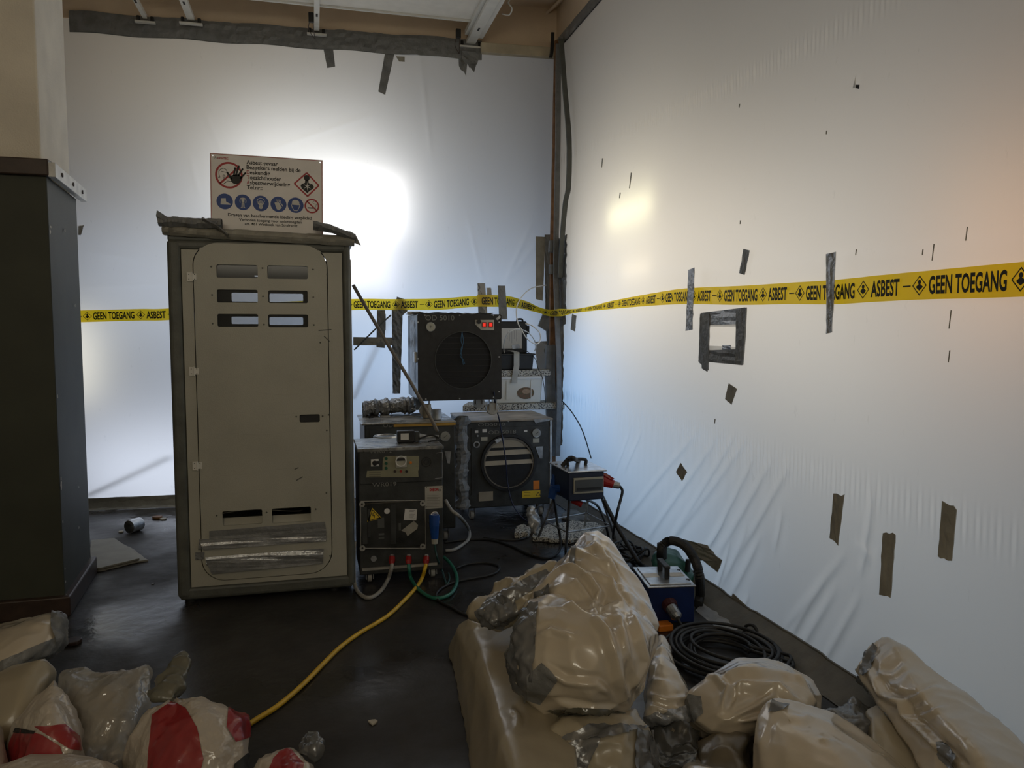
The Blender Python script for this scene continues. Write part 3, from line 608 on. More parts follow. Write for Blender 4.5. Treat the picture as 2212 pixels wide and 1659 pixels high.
# ------------------------------------------------------------------ warning sign on the cabin
ys_ = YF+.10
c0, c1, c2 = atY(453, 330, ys_), atY(697, 346, ys_), atY(457, 505, ys_)
SU = (c1-c0); SWd = SU.length; SU.normalize(); SV = (c2-c0); SV = (SV - SU*SV.dot(SU)); SHt = SV.length+.03; SV.normalize(); SN = Vector((0, -1, 0))
SG = thing('warning_sign', c0+SU*(SWd/2)+SV*SHt, 'white asbestos warning sign with blue pictograms standing on the cabin roof', 'sign')
KX = SWd/1930.0      # sign artwork measured on a 1930-unit wide board
def sg(lift):
    return lambda u, v, w_: c0 + SU*(u*KX) + SV*(v*KX) + SN*(lift+w_)
HU = SHt/KX
def sgp(lift): f = sg(lift); return lambda u, v, w_: f(u, v, w_)
holes = [ring_pts(50, 42, 14, 14), ring_pts(1885, 42, 14, 14)]
obj('board', plate_mesh([(0, 0), (1930, 0), (1930, HU), (0, HU)], holes, .006, sg(-.003)), mat('white_sign_board', (.80, .76, .73), .4, var=.03), SG)
e = MB(); f1 = sg(.0004)
line_print(e, f1, [(14, 14), (1916, 14), (1916, HU-5)], 8); line_print(e, f1, [(14, 14), (14, HU-5)], 8); obj('red_border', e, M_red, SG)
def shape(name, m, lift, fn): e = MB(); fn(e, sg(lift)); return obj(name, e, m, SG, kind='stuff' if 'letter' in name or 'outline' in name else None)
def tflip(e, txt, size, fr, u, v, **k):      # text reads upright: v grows downwards on the board
    put_text(e, txt, size, lambda a, b, c: fr(a, 2*v-b, c), u, v, **k)
def txts(e, fr):
    for t, v, wd in (('Asbest gevaar', 155, 535), ('Bezoekers melden bij de', 240, 930), ('  eskundig', 330, 400), ('  oezichthouder', 418, 590), ('  sbestverwijdering', 508, 745), ('Tel.nr.:', 595, 265)):
        if t[0] == ' ': tflip(e, t.strip(), 98, fr, 668, v, bold=.020, width=wd-58)
        else: tflip(e, t, 98, fr, 612, v, bold=.020, width=wd)
    tflip(e, 'Dragen van beschermende kleding verplicht!', 78, fr, 290, 1085, bold=.020, width=1440)
    tflip(e, 'Verboden toegang voor onbevoegden', 68, fr, 475, 1160, bold=.016, width=1080); tflip(e, 'art. 461 Wetboek van Strafrecht', 68, fr, 570, 1228, bold=.016, width=910)
shape('lettering', M_print, .0008, txts)
def caps(e, fr):
    for t, v in (('D', 330), ('T', 418), ('A', 508)): tflip(e, t, 98, fr, 612, v, bold=.012, width=50)
    tflip(e, 'HIGHTEC', 50, fr, 128, 100, bold=.03, width=180)
shape('red_lettering', M_red, .0008, caps)
shape('logo_mark', M_print, .0008, lambda e, f: (ring_print(e, f, 88, 85, 22, 6, 20, -60, 240), line_print(e, f, [(88, 55), (88, 85)], 7)))
def noentry(e, f):
    ring_print(e, f, 315, 370, 232, 34, 48); line_print(e, f, [(165, 520), (475, 225)], 32)
def face(e, f):
    line_print(e, f, [(130, 415), (165, 415), (150, 360), (150, 310), (180, 270), (230, 255), (270, 275), (290, 320), (300, 345), (280, 400), (265, 420)], 8)
    line_print(e, f, [(190, 310), (290, 325)], 8); line_print(e, f, [(210, 440), (250, 440)], 8); line_print(e, f, [(215, 535), (290, 470), (370, 480)], 9)
    ring_print(e, f, 232, 390, 24, 9, 18)
def hand(e, f):
    poly_print(e, f, [(335, 380), (370, 365), (470, 345), (530, 385), (520, 455), (470, 515), (400, 520), (352, 480)])
    for a, b, w0 in (((355, 440), (290, 325), 30), ((395, 380), (420, 240), 30), ((430, 370), (482, 205), 32), ((470, 370), (545, 250), 30), ((505, 420), (590, 315), 28)):
        line_print(e, f, [a, b], w0); ang = math.degrees(math.atan2(b[1]-a[1], b[0]-a[0])); poly_print(e, f, ring_pts(b[0], b[1], w0/2, 12))
shape('no_entry_ring', M_red, .0006, noentry); shape('face_outline', M_print, .0010, face); shape('hand_silhouette', M_print, .0014, hand)
def dia(e, f): line_print(e, f, [(1648, 245), (1858, 460), (1660, 665), (1430, 450), (1648, 245)], 26)
shape('hazard_diamond', M_red, .0006, dia)
def torso(e, f):
    poly_print(e, f, ring_pts(1648, 335, 52, 24)); poly_print(e, f, [(1620, 370), (1676, 370), (1680, 430), (1615, 430)])
    poly_print(e, f, [(1615, 425), (1680, 425), (1755, 450), (1775, 495), (1740, 540), (1700, 560), (1655, 610), (1610, 570), (1560, 530), (1540, 480), (1560, 450)])
shape('torso_silhouette', M_print, .0010, torso)
def star(e, f):
    P_ = [(1655, 490)]
    for k in range(12): r_ = 78 if k % 2 == 0 else 16; poly_print if 0 else P_.append((1655+r_*math.cos(k*PI/6+.5), 490+r_*1.05*math.sin(k*PI/6+.5)))
    for k in range(1, 13): poly_print(e, f, [P_[0], P_[k], P_[k % 12+1]])
shape('burst', M_paper, .0016, star)
cxs = [(238, 832), (545, 832), (848, 835), (1152, 835), (1450, 835)]
for k, (u, v) in enumerate(cxs):
    shape('blue_disc', M_blue, .0006, lambda e, f, u=u, v=v: poly_print(e, f, ring_pts(u, v, 138, 40)))
def icon0(e, f):
    u, v = cxs[0]
    poly_print(e, f, [(u-62, v-52), (u+18, v-58), (u+22, v), (u+60, v+22), (u+95, v+36), (u+95, v+55), (u-70, v+55)])
shape('boot_pictogram', M_paper, .0012, icon0)
def icon1(e, f):
    u, v = cxs[1]
    poly_print(e, f, [(u-18, v-82), (u+18, v-82), (u+45, v-72), (u+26, v-50), (u+22, v+5), (u-22, v+5), (u-26, v-50), (u-45, v-72)])
    for s in (-1, 1): poly_print(e, f, [(u+s*22, v-4), (u+s*2, v-2), (u+s*6, v+95), (u+s*32, v+100), (u+s*40, v+90), (u+s*26, v+86)]); line_print(e, f, [(u+s*40, v-72), (u+s*52, v-30), (u+s*46, v+10)], 13)
shape('coverall_pictogram', M_paper, .0012, icon1)
def icon2(e, f):
    u, v = cxs[2]
    ring_print(e, f, u, v-30, 68, 10, 30, 180, 360); poly_print(e, f, [(u-56, v-28), (u-30, v-48), (u+30, v-48), (u+56, v-28), (u+50, v+10), (u+24, v+38), (u-24, v+38), (u-50, v+10)]); poly_print(e, f, ring_pts(u, v+66, 34, 20))
shape('mask_pictogram', M_paper, .0012, icon2)
def icon3(e, f):
    u, v = cxs[3]
    poly_print(e, f, [(u-70, v-25), (u-5, v-55), (u+60, v+60), (u+5, v+105), (u-30, v+90)])
    for k in range(4): line_print(e, f, [(u-20+k*16, v-30-k*4), (u-30+k*22, v-90+abs(k-1)*8)], 9)
    line_print(e, f, [(u+30, v-30), (u+62, v+5), (u+70, v+35)], 14)
shape('gloves_pictogram', M_paper, .0012, icon3)
def icon4(e, f):
    u, v = cxs[4]
    poly_print(e, f, [(u-82, v-16), (u-66, v-20), (u-60, v-70), (u-25, v-92), (u+25, v-92), (u+62, v-66), (u+68, v-16), (u+84, v-10), (u+84, v), (u-82, v-6)])
    line_print(e, f, [(u-74, v), (u-58, v+50), (u-30, v+98), (u+30, v+98), (u+56, v+50), (u+74, v)], 11)
shape('helmet_pictogram', M_paper, .0012, icon4)
shape('goggles', M_blue, .0018, lambda e, f: (ring_print(e, f, 822, 812, 22, 7, 18), ring_print(e, f, 875, 812, 22, 7, 18)))
shape('no_smoking_ring', M_red, .0014, lambda e, f: (ring_print(e, f, 1735, 836, 130, 26, 40), line_print(e, f, [(1650, 755), (1822, 915)], 24)))
shape('cigarette', M_print, .0010, lambda e, f: (poly_print(e, f, [(1660, 862), (1790, 862), (1790, 882), (1660, 882)]), line_print(e, f, [(1800, 860), (1815, 800), (1760, 790), (1750, 765), (1775, 745)], 6)))

# ------------------------------------------------------------------ barrier tape
def ribbon(name, pts, label, mods):
    """pts: (centre, half-height vector) along the tape; mods: list of (kind, u) along its length, repeated"""
    C_ = spline([p[0] for p in pts], 10); Hh = spline([p[1] for p in pts], 10); n = len(C_)
    S = [0]
    for a, b in zip(C_, C_[1:]): S.append(S[-1]+(b-a).length)
    S = np.array(S); CA = np.array([list(c) for c in C_]); HA = np.array([list(h) for h in Hh])
    def at(s, h, off=0):
        c = Vector([np.interp(s, S, CA[:, k]) for k in range(3)]); hv = Vector([np.interp(s, S, HA[:, k]) for k in range(3)])
        c2 = Vector([np.interp(s+.02, S, CA[:, k]) for k in range(3)]); t = (c2-c)
        if t.length < 1e-6: t = c - Vector([np.interp(s-.02, S, CA[:, k]) for k in range(3)])
        nrm = t.cross(hv); nrm = nrm.normalized() if nrm.length > 1e-9 else Vector((0, -1, 0))
        return c+hv*h+nrm*off
    k = 5; N_ = max(60, int(S[-1]/.025))
    rows = [[at(S[-1]*i/N_, -1+2*j/k, .0025*math.sin(i*.9+j)) for i in range(N_+1)] for j in range(k+1)]
    o = obj(name, MB().grid(rows), M_ytape, None, label, 'barrier tape', 'yellow asbestos barrier tapes', smooth=True)
    e = MB(); s = mods[0]
    def fr(u, v, w_): return at(min(max(u, 0), S[-1]-.001), v, .0045)
    base = s
    while base < S[-1]:
        for kind, du, wd in (('GEEN TOEGANG', 0, .325), ('d', .345, .06), ('ASBEST', .42, .155), ('l', .592, .04), ('d', .645, .06)):
            u0 = base+du*mods[1]; w1 = wd*mods[1]
            if u0 < 0.0 or u0+w1 > S[-1]: continue
            if kind == 'd':
                cxx = u0+w1/2; r1, r2 = .035*mods[1], .72
                P_ = [(cxx, r2), (cxx+r1, 0), (cxx, -r2), (cxx-r1, 0), (cxx, r2)]
                for (a0, b0), (a1, b1) in zip(P_, P_[1:]):
                    poly_print(e, fr, [(a0, b0), (a1, b1), (cxx+(a1-cxx)*.84, b1*.84), (cxx+(a0-cxx)*.84, b0*.84)])
                poly_print(e, fr, [(cxx+.008*math.cos(t), .24+.17*math.sin(t)) for t in [2*PI*j/10 for j in range(10)]])
                poly_print(e, fr, [(cxx-.004, .1), (cxx-.017, -.08), (cxx-.012, -.2), (cxx, -.36), (cxx+.012, -.2), (cxx+.017, -.08), (cxx+.004, .1)])
            elif kind == 'l': poly_print(e, fr, [(u0, .05), (u0+w1, .05), (u0+w1, -.05), (u0, -.05)])
            else:
                V, F = text_mesh(kind, 1.0, .030); lo = min(p[0] for p in V); hi = max(p[0] for p in V)
                e.add([fr(u0+(p[0]-lo)/(hi-lo)*w1, (p[1]-.35)*1.68, 0) for p in V], F)
        base += .72*mods[1]
    obj('lettering', e, M_print, o, kind='stuff')
    return o
def tb_(p, hz, off=.03): c = atB(p[0], p[1], off); return (c, Vector((0, 0, hz)))
T1 = ribbon('barrier_tape', [tb_((150, 684), .050), tb_((300, 680), .050), tb_((362, 679), .050), tb_((560, 667), .05), tb_((760, 658), .05), tb_((850, 658), .05), tb_((950, 657), .052), tb_((1010, 652), .05), tb_((1068, 650), .05)],
            'yellow barrier tape across the back sheet behind the cabin, reading GEEN TOEGANG ASBEST', (-.535, 1.0))
c = []
c += [(atB(1030, 650, .045), Vector((0, 0, .052))), (atB(1060, 650, .05), Vector((0, 0, .055))), (atB(1100, 652, .06), Vector((0, -.01, .05)))]
c += [(atY(1140, 661, 6.72), Vector((0.0, -.02, .035))), (atY(1170, 672, 6.66), Vector((0, -.03, .022))), (atY(1192, 676, 6.62), Vector((0, -.03, .03))), (atY(1212, 675, 6.50), Vector((-.01, -.01, .032)))]
for (px, py, hh) in ((1240, 672, .018), (1280, 666, .020), (1320, 659, .030), (1400, 648, .040), (1480, 640, .047), (1600, 638, .050), (1700, 634, .050), (1800, 631, .052), (1900, 623, .052), (2000, 616, .052), (2100, 610, .054), (2212, 603, .055), (2320, 596, .055)):
    P_ = atX(px, py, XR-.03); c.append((P_, Vector((0, 0, hh))))
T2 = ribbon('barrier_tape', c, 'yellow barrier tape sagging around the corner and along the right sheet past the small window', (.045, 1.0))

# ------------------------------------------------------------------ units: helpers
def pbox(x0, y0, x1, y1, yf, th=.004, back=0.001):     # plate on a front face at y = yf, given two opposite corners read off it
    xm, ym = (x0+x1)/2, (y0+y1)/2; a = atY(x0, ym, yf).x; b = atY(x1, ym, yf).x; c = atY(xm, y0, yf).z; d = atY(xm, y1, yf).z
    return MB().box(min(a, b), yf-th, min(c, d), max(a, b), yf+back, max(c, d))
def pdisc(px, py, r, yf, th=.01, n=20, r1=None):
    a = atY(px, py, yf); return MB().cyl((a.x, yf+.001, a.z), (a.x, yf-th, a.z), r, r1, n=n)
def pring(px, py, r, wd, yf, th=.02, n=48):
    a = atY(px, py, yf); M = Matrix.Translation((a.x, yf, a.z)) @ Matrix.Rotation(PI/2, 4, 'X')
    m = MB(); prof = [(r, 0), (r, th), (r-wd, th), (r-wd, 0)]
    V = [M @ Vector((rr*math.cos(2*PI*j/n), rr*math.sin(2*PI*j/n), z)) for rr, z in prof for j in range(n)]
    return m.add(V, [(i*n+j, i*n+(j+1) % n, ((i+1) % 4)*n+(j+1) % n, ((i+1) % 4)*n+j) for i in range(4) for j in range(n)])
def ptext(mb, txt, px, py, yf, h, wd, bold=.0, rot=0):
    a = atY(px, py, yf); put_text(mb, txt, h, FR(yf-.0015), a.x, a.z, bold=bold, width=wd, rot=rot)
def caster(parent, x, y, z0, r=.05, wd=.03, turn=False):
    f = obj('caster', MB().box(x-wd/2-.012, y-.03, z0+r*.8, x-wd/2-.006, y+.03, z0+2*r+.03).box(x+wd/2+.006, y-.03, z0+r*.8, x+wd/2+.012, y+.03, z0+2*r+.03).box(x-.035, y-.035, z0+2*r+.025, x+.035, y+.035, z0+2*r+.035), M_steel, parent)
    obj('wheel', MB().lathe([(r*.3, -wd/2), (r*.94, -wd/2), (r, -wd/2+.005), (r, wd/2-.005), (r*.94, wd/2), (r*.3, wd/2)], Matrix.Translation((x, y, z0+r)) @ Matrix.Rotation(PI/2, 4, 'X' if turn else 'Y'), 24), M_hosew, f, smooth=False)
    return f

# ---- water and control unit in front (WR012)
yw = 4.62
wx0, wx1 = atY(774, 1000, yw).x, atY(956, 1000, yw).x; wzt = atY(860, 968, yw).z; wzb = atY(860, 1238, yw).z
wzb = max(wzb, .06)
WU = thing('water_unit', ((wx0+wx1)/2, yw+.2, 0), 'dark water and power unit with dials and a clear breaker cover beside the cabin', 'control unit')
obj('body', MB().box(wx0, yw, wzb, wx1, yw+.42, wzt-.02), M_dark, WU, bevel=.006)
obj('upper_front', pbox(777, 972, 954, 1042, yw, .012), M_dark, WU, bevel=.004)
obj('lid', MB().box(wx0-.006, yw-.014, wzt-.014, wx1+.006, yw+.43, wzt+.006), mat('worn_metal_lid', (.34, .35, .35), .33, .7, var=.3, scale=16, rvar=.12), WU, label='worn bare metal lid', bevel=.003)
a = atZ(834, 943, wzt+.006)
obj('port_rim', MB().lathe([(.085, 0), (.08, .008), (.068, .008), (.064, 0)], Matrix.Translation((a.x, a.y, a.z)), 32, cap=False), M_alu, WU); obj('port', MB().cyl((a.x, a.y, a.z-.001), (a.x, a.y, a.z+.002), .066, n=32), M_black, WU)
obj('lid_groove', MB().box(wx0, yw+.03, wzt+.0055, wx1, yw+.036, wzt+.0068), M_black, WU)
e = MB(); ptext(e, 'WR012', 798, 980, yw-.014, .034, .135); ptext(e, 'WR019', 804, 1052, yw-.012, .036, .145); obj('marker_writing', e, M_chalk, WU, kind='stuff', label='hand-written WR numbers in grey marker')
pl = MB().prism([Vector((atY(x, y, yw-.012).x, yw-.012, atY(x, y, yw-.012).z)) for x, y in ((791, 1031), (793, 1017), (826, 1016), (827, 989), (833, 985), (905, 985), (905, 1012), (903, 1018), (904, 1030))], (0, -.004, 0))
CPn = obj('control_plate', pl, mat('khaki_plate', (.27, .26, .17), .5, var=.08), WU, label='khaki control plate')
for px, py in ((834, 990), (834, 1001), (834, 1011)): obj('pilot_lamp', pdisc(px, py, .009, yw-.016, .008, 12), M_greenpl, CPn)
for px, py, m_ in ((853, 1018, M_brown), (866, 1018, M_redpl), (878, 1018, M_black), (887, 999, M_orange)): obj('button', pdisc(px, py, .008, yw-.016, .008, 12), m_, CPn)
g = obj('meter_block', pbox(854, 985, 878, 1009, yw-.016, .02), M_cream, CPn, bevel=.003); obj('meter_ring', pring(866, 996, .033, .006, yw-.036, .008, 32), M_white, g); obj('meter_window', pbox(857, 990, 875, 995, yw-.036, .004), M_black, g)
e = MB(); f_ = FR(yw-.0165)
for py in (1021, 1025, 1029): a, b = atY(797, py-1, yw), atY(822, py-1, yw); line_print(e, f_, [(a.x, a.z), (b.x, b.z)], .002)
obj('plate_lines', e, M_print, CPn, kind='stuff')
sw = obj('rotary_switch', pbox(801, 992, 818, 1007, yw-.012, .008), M_white, WU, bevel=.002); obj('switch_knob', pdisc(809, 1000, .014, yw-.02, .02, 16), M_black, sw); obj('switch_lever', pbox(808, 996, 818, 1002, yw-.038, .006), M_black, sw)
obj('speaker_grille', pring(921, 998, .03, .003, yw-.012, .003, 28), M_black, WU); obj('speaker_grille', pring(921, 998, .015, .003, yw-.012, .003, 28), M_black, WU)
br = MB(); f_ = FR(yw-.014); P_ = [atY(x, y, yw) for x, y in ((942, 978), (955, 976), (955, 1031), (939, 1033))]; line_print(br, f_, [(p.x, p.z) for p in P_], .004); obj('bracket', br, M_steel, WU)
# data plate
dp = obj('data_plate', pbox(918, 1050, 956, 1098, yw, .004), mat('data_plate_face', (.50, .48, .42), .4, .2), WU, label='silver data plate with red lettering')
e = MB(); ptext(e, 'DECON', 928, 1061, yw-.004, .024, .055, bold=.05); a = atY(936, 1056, yw); line_print(e, FR(yw-.006), [(a.x, a.z-.015), (a.x, a.z+.008)], .004); obj('red_lettering', e, M_red, dp, kind='stuff')
e = MB(); ptext(e, 'CE', 947, 1061, yw-.004, .018, .018)
for k in range(9):
    a, b = atY(922, 1067+k*3.4, yw), atY(952-(k*5 % 9), 1067+k*3.4, yw); line_print(e, FR(yw-.0055), [(a.x, a.z), (b.x, b.z)], .0012)
obj('fine_print', e, M_print, dp, kind='stuff')
for x, y in ((921, 1053), (953, 1053), (921, 1095), (953, 1095)): obj('rivet', pdisc(x, y, .003, yw-.004, .003, 8), M_print, dp)
# breaker cover
bcv = obj('breaker_cover', pbox(779, 1082, 918, 1182, yw, .022), mat('smoked_cover', (.035, .037, .036), .16, var=.3, scale=9, coat=.3), WU, bevel=.006, label='clear smoked breaker cover with four corner screws')
fr_ = MB(); P_ = [atY(x, y, yw) for x, y in ((779, 1081), (917, 1079), (918, 1182), (779, 1182), (779, 1081))]
fr_.tube([Vector((p.x, yw-.024, p.z)) for p in P_], .003, 6); obj('cover_edge', fr_, M_hosew, bcv)
for x, y in ((782, 1089), (913, 1087), (783, 1184), (913, 1180)):
    obj('cover_screw', pdisc(x, y, .017, yw-.022, .008, 18), M_hosew, bcv); obj('screw_recess', pdisc(x, y, .006, yw-.030, .001, 10), M_black, bcv)
for x0, y0, x1, y1 in ((783, 1095, 793, 1175), (845, 1090, 855, 1175), (816, 1118, 830, 1140), (818, 1152, 830, 1156), (818, 1160, 830, 1164), (861, 1130, 866, 1146), (795, 1100, 800, 1160)):
    obj('breaker_module', pbox(x0, y0, x1, y1, yw-.022, .002), M_dark if x0 < 800 or 840 < x0 < 850 else mat('grey_module', (.09, .095, .09), .5) if 'grey_module' not in bpy.data.materials else bpy.data.materials['grey_module'], bcv)
def flat(poly, yf, th): return MB().prism([Vector((atY(x, y, yf).x, yf, atY(x, y, yf).z)) for x, y in poly], (0, -th, 0))
ws = obj('voltage_sticker', flat([(804, 1097), (825, 1119), (793, 1127)], yw-.022, .002), M_yellow, bcv, label='yellow triangular high-voltage sticker')
e = MB(); f_ = FR(yw-.0255); A_ = lambda x, y: (atY(x, y, yw-.022).x, atY(x, y, yw-.022).z)
line_print(e, f_, [A_(804.5, 1101), A_(821, 1118), A_(797, 1124), A_(804.5, 1101)], .004); line_print(e, f_, [A_(806, 1107), A_(805, 1114), A_(809, 1113), A_(808, 1119)], .004); obj('sticker_print', e, M_print, ws, kind='stuff')
obj('round_sticker', pdisc(836, 1104, .017, yw-.022, .002, 16), M_paper, bcv)
ps = obj('paper_sticker', flat([(875, 1099), (901, 1100), (899, 1124), (872, 1123)], yw-.022, .002), M_paper, bcv)
e = MB()
for k in range(7): line_print(e, FR(yw-.0255), [A_(884, 1102+3*k), A_(896-(k % 3)*2, 1102+3*k)], .0016)
obj('fine_print', e, M_print, ps, kind='stuff')
obj('peeled_tape', flat([(867, 1146), (894, 1125), (903, 1134), (901, 1142), (880, 1158), (876, 1150)], yw-.022, .003), M_tapebeige, bcv)
# blue socket and plug
sk = obj('socket', flat([(926, 1128), (928, 1110), (934, 1103), (942, 1103), (948, 1112), (949, 1129), (943, 1127), (940, 1116), (931, 1127)], yw, .03), M_alu, WU, bevel=.003)
obj('blue_plug', MB().cyl((atY(938, 1110, yw).x, yw-.04, atY(938, 1118, yw).z), (atY(938, 1110, yw).x, yw-.02, atY(938, 1118, yw).z), .03, n=20).tube([atY(938, 1112, yw-.04), atY(938, 1135, yw-.045), atY(939, 1163, yw-.045)], .026, 14, rad=[.031, .030, .022]), M_bluepl, WU, label='blue plug in the unit front', smooth=False)
obj('cable_gland', MB().cyl(atY(939, 1162, yw-.045), atY(939, 1174, yw-.045), .021, .019, n=12), M_cream, WU)
obj('drip_rail', pbox(782, 1221, 944, 1226, yw, .014), M_hosew, WU); obj('round_port', pdisc(807, 1206, .018, yw, .012, 16), M_steel, WU)
for k, x in enumerate((847, 883, 921)):
    v_ = obj('hose_coupling', MB().tube([atY(x, 1203, yw-.005), atY(x-.5, 1212, yw-.03), atY(x-1, 1218, yw-.035)], .018, 12, rad=[.018, .02, .015]), M_redpl, WU, label=None)
    obj('brass_nut', MB().cyl(atY(x, 1199, yw-.001), atY(x, 1206, yw-.015), .016, n=6), M_steel, v_)
for x, y in ((wx0+.06, yw+.05), (wx1-.06, yw+.05), (wx0+.06, yw+.36), (wx1-.06, yw+.36)): caster(WU, x, y, 0, .03 if wzb < .09 else .035, .025)
# remote control box lying on the unit, with hook and gauge
a = atZ(880, 955, wzt+.006); rbx = thing('handheld_controller', a, 'small black handheld controller with a paper label lying on the unit lid', 'controller')
obj('case', MB().box(a.x-.065, a.y-.03, a.z, a.x+.045, a.y+.03, a.z+.075), M_black, rbx, bevel=.006); obj('paper_label', MB().box(a.x-.045, a.y-.034, a.z+.02, a.x+.005, a.y-.0295, a.z+.06), M_paper, rbx)
obj('end_cap', MB().box(a.x+.045, a.y-.028, a.z+.004, a.x+.075, a.y+.028, a.z+.066), M_dark, rbx, bevel=.004); obj('stem', MB().tube([(a.x+.075, a.y, a.z+.035), (a.x+.12, a.y, a.z+.03), (a.x+.2, a.y-.01, a.z+.032)], .012, 10, rad=[.02, .012, .007]), M_steel, rbx)
a = atZ(940, 945, wzt+.006); cl = MB().tube(spline([atZ(905, 948, wzt+.03), atZ(930, 940, wzt+.05), atZ(950, 948, wzt+.03), atZ(925, 954, wzt+.02)]), .006, 6); obj('wire_bundle', cl, M_rubber, label='tangle of thin black wire on the unit lid behind the controller', cat='wire')

# ---- two large air units
def bigunit(name, x0, x1, yf, zb, zt, depth, label, m=M_dark):
    t = thing(name, ((x0+x1)/2, yf+depth/2, 0), label, 'air unit', 'air filter units on casters')
    obj('body', MB().box(x0, yf, zb, x1, yf+depth, zt), m, t, bevel=.008)
    return t
yo = 5.98
ox0, ox1 = atY(1003, 1000, yo).x, atY(1192, 1000, yo).x; ozt = atY(1100, 906, yo).z; ozb = .10
AU = bigunit('air_scrubber', ox0, ox1, yo, ozb, ozt-.015, .62, 'large charcoal air scrubber with a round slatted outlet, standing in the corner')
obj('top_sheet', MB().box(ox0-.005, yo-.012, ozt-.015, ox1+.005, yo+.62, ozt), mat('worn_beige_top', (.36, .31, .25), .45, var=.25, scale=7, rvar=.1), AU, label='scratched beige top sheet', bevel=.003)
for x in (ox0, ox1-.022): obj('edge_profile', MB().box(x, yo-.010, ozb, x+.022, yo, ozt-.015), M_steel, AU, bevel=.003)
obj('front_recess', pbox(1018, 922, 1180, 1064, yo, .006), M_dark, AU)
hole = atY(1098, 998, yo); oc = (hole.x, hole.z); orad = .215
obj('duct_ring', pring(1098, 998, orad+.018, .022, yo-.006, .035, 56), M_black, AU); obj('inner_ring', pring(1098, 1000, orad-.004, .014, yo-.006, .022, 56), mat('worn_ring', (.20, .18, .15), .45, .2), AU)
obj('duct_dark', MB().cyl((oc[0], yo-.006, oc[1]), (oc[0], yo-.009, oc[1]), orad, n=56), M_black, AU)
def slat(z0, z1, tilt):
    P_ = []
    for z, s in ((z0, -1), (z0, 1), (z1, 1), (z1, -1)):
        hw = math.sqrt(max(1e-4, (orad-.012)**2-(z-oc[1])**2)); P_.append((s*hw, z))
    V = [Vector((oc[0]+P_[0][0], yo-.030, z0)), Vector((oc[0]+P_[1][0], yo-.030, z0+tilt)), Vector((oc[0]+P_[2][0], yo-.014, z1+tilt*.6)), Vector((oc[0]+P_[3][0], yo-.014, z1))]
    return MB().prism(V, (0, .004, 0))
zz = lambda py: atY(1098, py, yo).z
M_slat = mat('slat_beige', (.36, .32, .25), .5, var=.08)
tp_ = MB(); arc = [(oc[0]+(orad-.014)*math.cos(math.radians(t)), oc[1]+(orad-.014)*math.sin(math.radians(t))) for t in range(38, 144, 8)]
tp_.prism([Vector((a, yo-.014, b)) for a, b in arc], (0, -.006, 0)); obj('slat', tp_, M_slat, AU)
obj('slat', slat(zz(982), zz(972), .006), M_slat, AU); obj('slat', slat(zz(1003), zz(994), .006), M_slat, AU)
e = MB(); ptext(e, 'OD5018', 1033, 921, yo-.010, .036, .22); ptext(e, 'OD 5018', 1055, 938, yo-.010, .042, .23); obj('marker_writing', e, M_chalk, AU, kind='stuff', label='hand-written OD5018 in grey marker')
gg = obj('pressure_gauge', pdisc(1158, 935, .036, yo-.006, .018, 28), M_steel, AU, label='round pressure gauge'); obj('dial', pdisc(1158, 935, .031, yo-.024, .001, 24), mat('gauge_dial', (.30, .30, .27), .4), gg)
e = MB(); a = atY(1158, 935, yo); line_print(e, FR(yo-.027), [(a.x-.012, a.z-.01), (a.x+.014, a.z+.012)], .004); obj('needle', e, M_print, gg)
for x0, y0, x1, y1, m_ in ((1026, 930, 1033, 935, M_paper), (1042, 927, 1051, 934, M_paper), (1039, 944, 1053, 952, M_cream), (1132, 929, 1139, 933, M_paper), (1151, 947, 1165, 956, M_cream), (1034, 1062, 1065, 1082, M_slat), (1152, 1038, 1165, 1057, M_orange), (1128, 1060, 1167, 1075, M_yellow)):
    s_ = obj('sticker', pbox(x0, y0, x1, y1, yo-.006, .002), m_, AU)
    if m_ is M_yellow:
        e = MB(); A2 = lambda x, y: (atY(x, y, yo).x, atY(x, y, yo).z); line_print(e, FR(yo-.009), [A2(1162, 1063), A2(1167, 1070), A2(1157, 1071), A2(1162, 1063)], .004)
        for k in range(3): line_print(e, FR(yo-.009), [A2(1131, 1064+k*3), A2(1145, 1063.5+k*3)], .0025)
        obj('sticker_print', e, M_print, s_, kind='stuff')
obj('cable_port', pring(1029, 960, .027, .010, yo-.006, .014, 24), M_steel, AU); obj('toggle', pdisc(1031, 941, .008, yo-.006, .016, 10), M_steel, AU)
obj('filter_pocket', flat([(1156, 965), (1172, 964), (1171, 990), (1165, 990)], yo-.006, .01), M_steel, AU)
obj('tape_patch', flat([(1068, 950), (1086, 944), (1090, 948), (1072, 958)], yo-.04, .006), M_tapeshine, AU)
obj('tape_patch', flat([(1152, 906), (1188, 905), (1186, 909), (1165, 912), (1157, 915)], yo-.012, .004), M_steel, AU)
for x, y in ((ox0+.07, yo+.06), (ox1-.08, yo+.06), (ox0+.07, yo+.52), (ox1-.08, yo+.52)): caster(AU, x, y, 0, .035, .03)
e = [obj('screw', pdisc(x, y, .006, yo-.001, .003, 8), M_steel, AU) for x, y in ((1022, 912), (1098, 910), (1188, 923), (1005, 930), (1005, 1006), (1192, 994))]

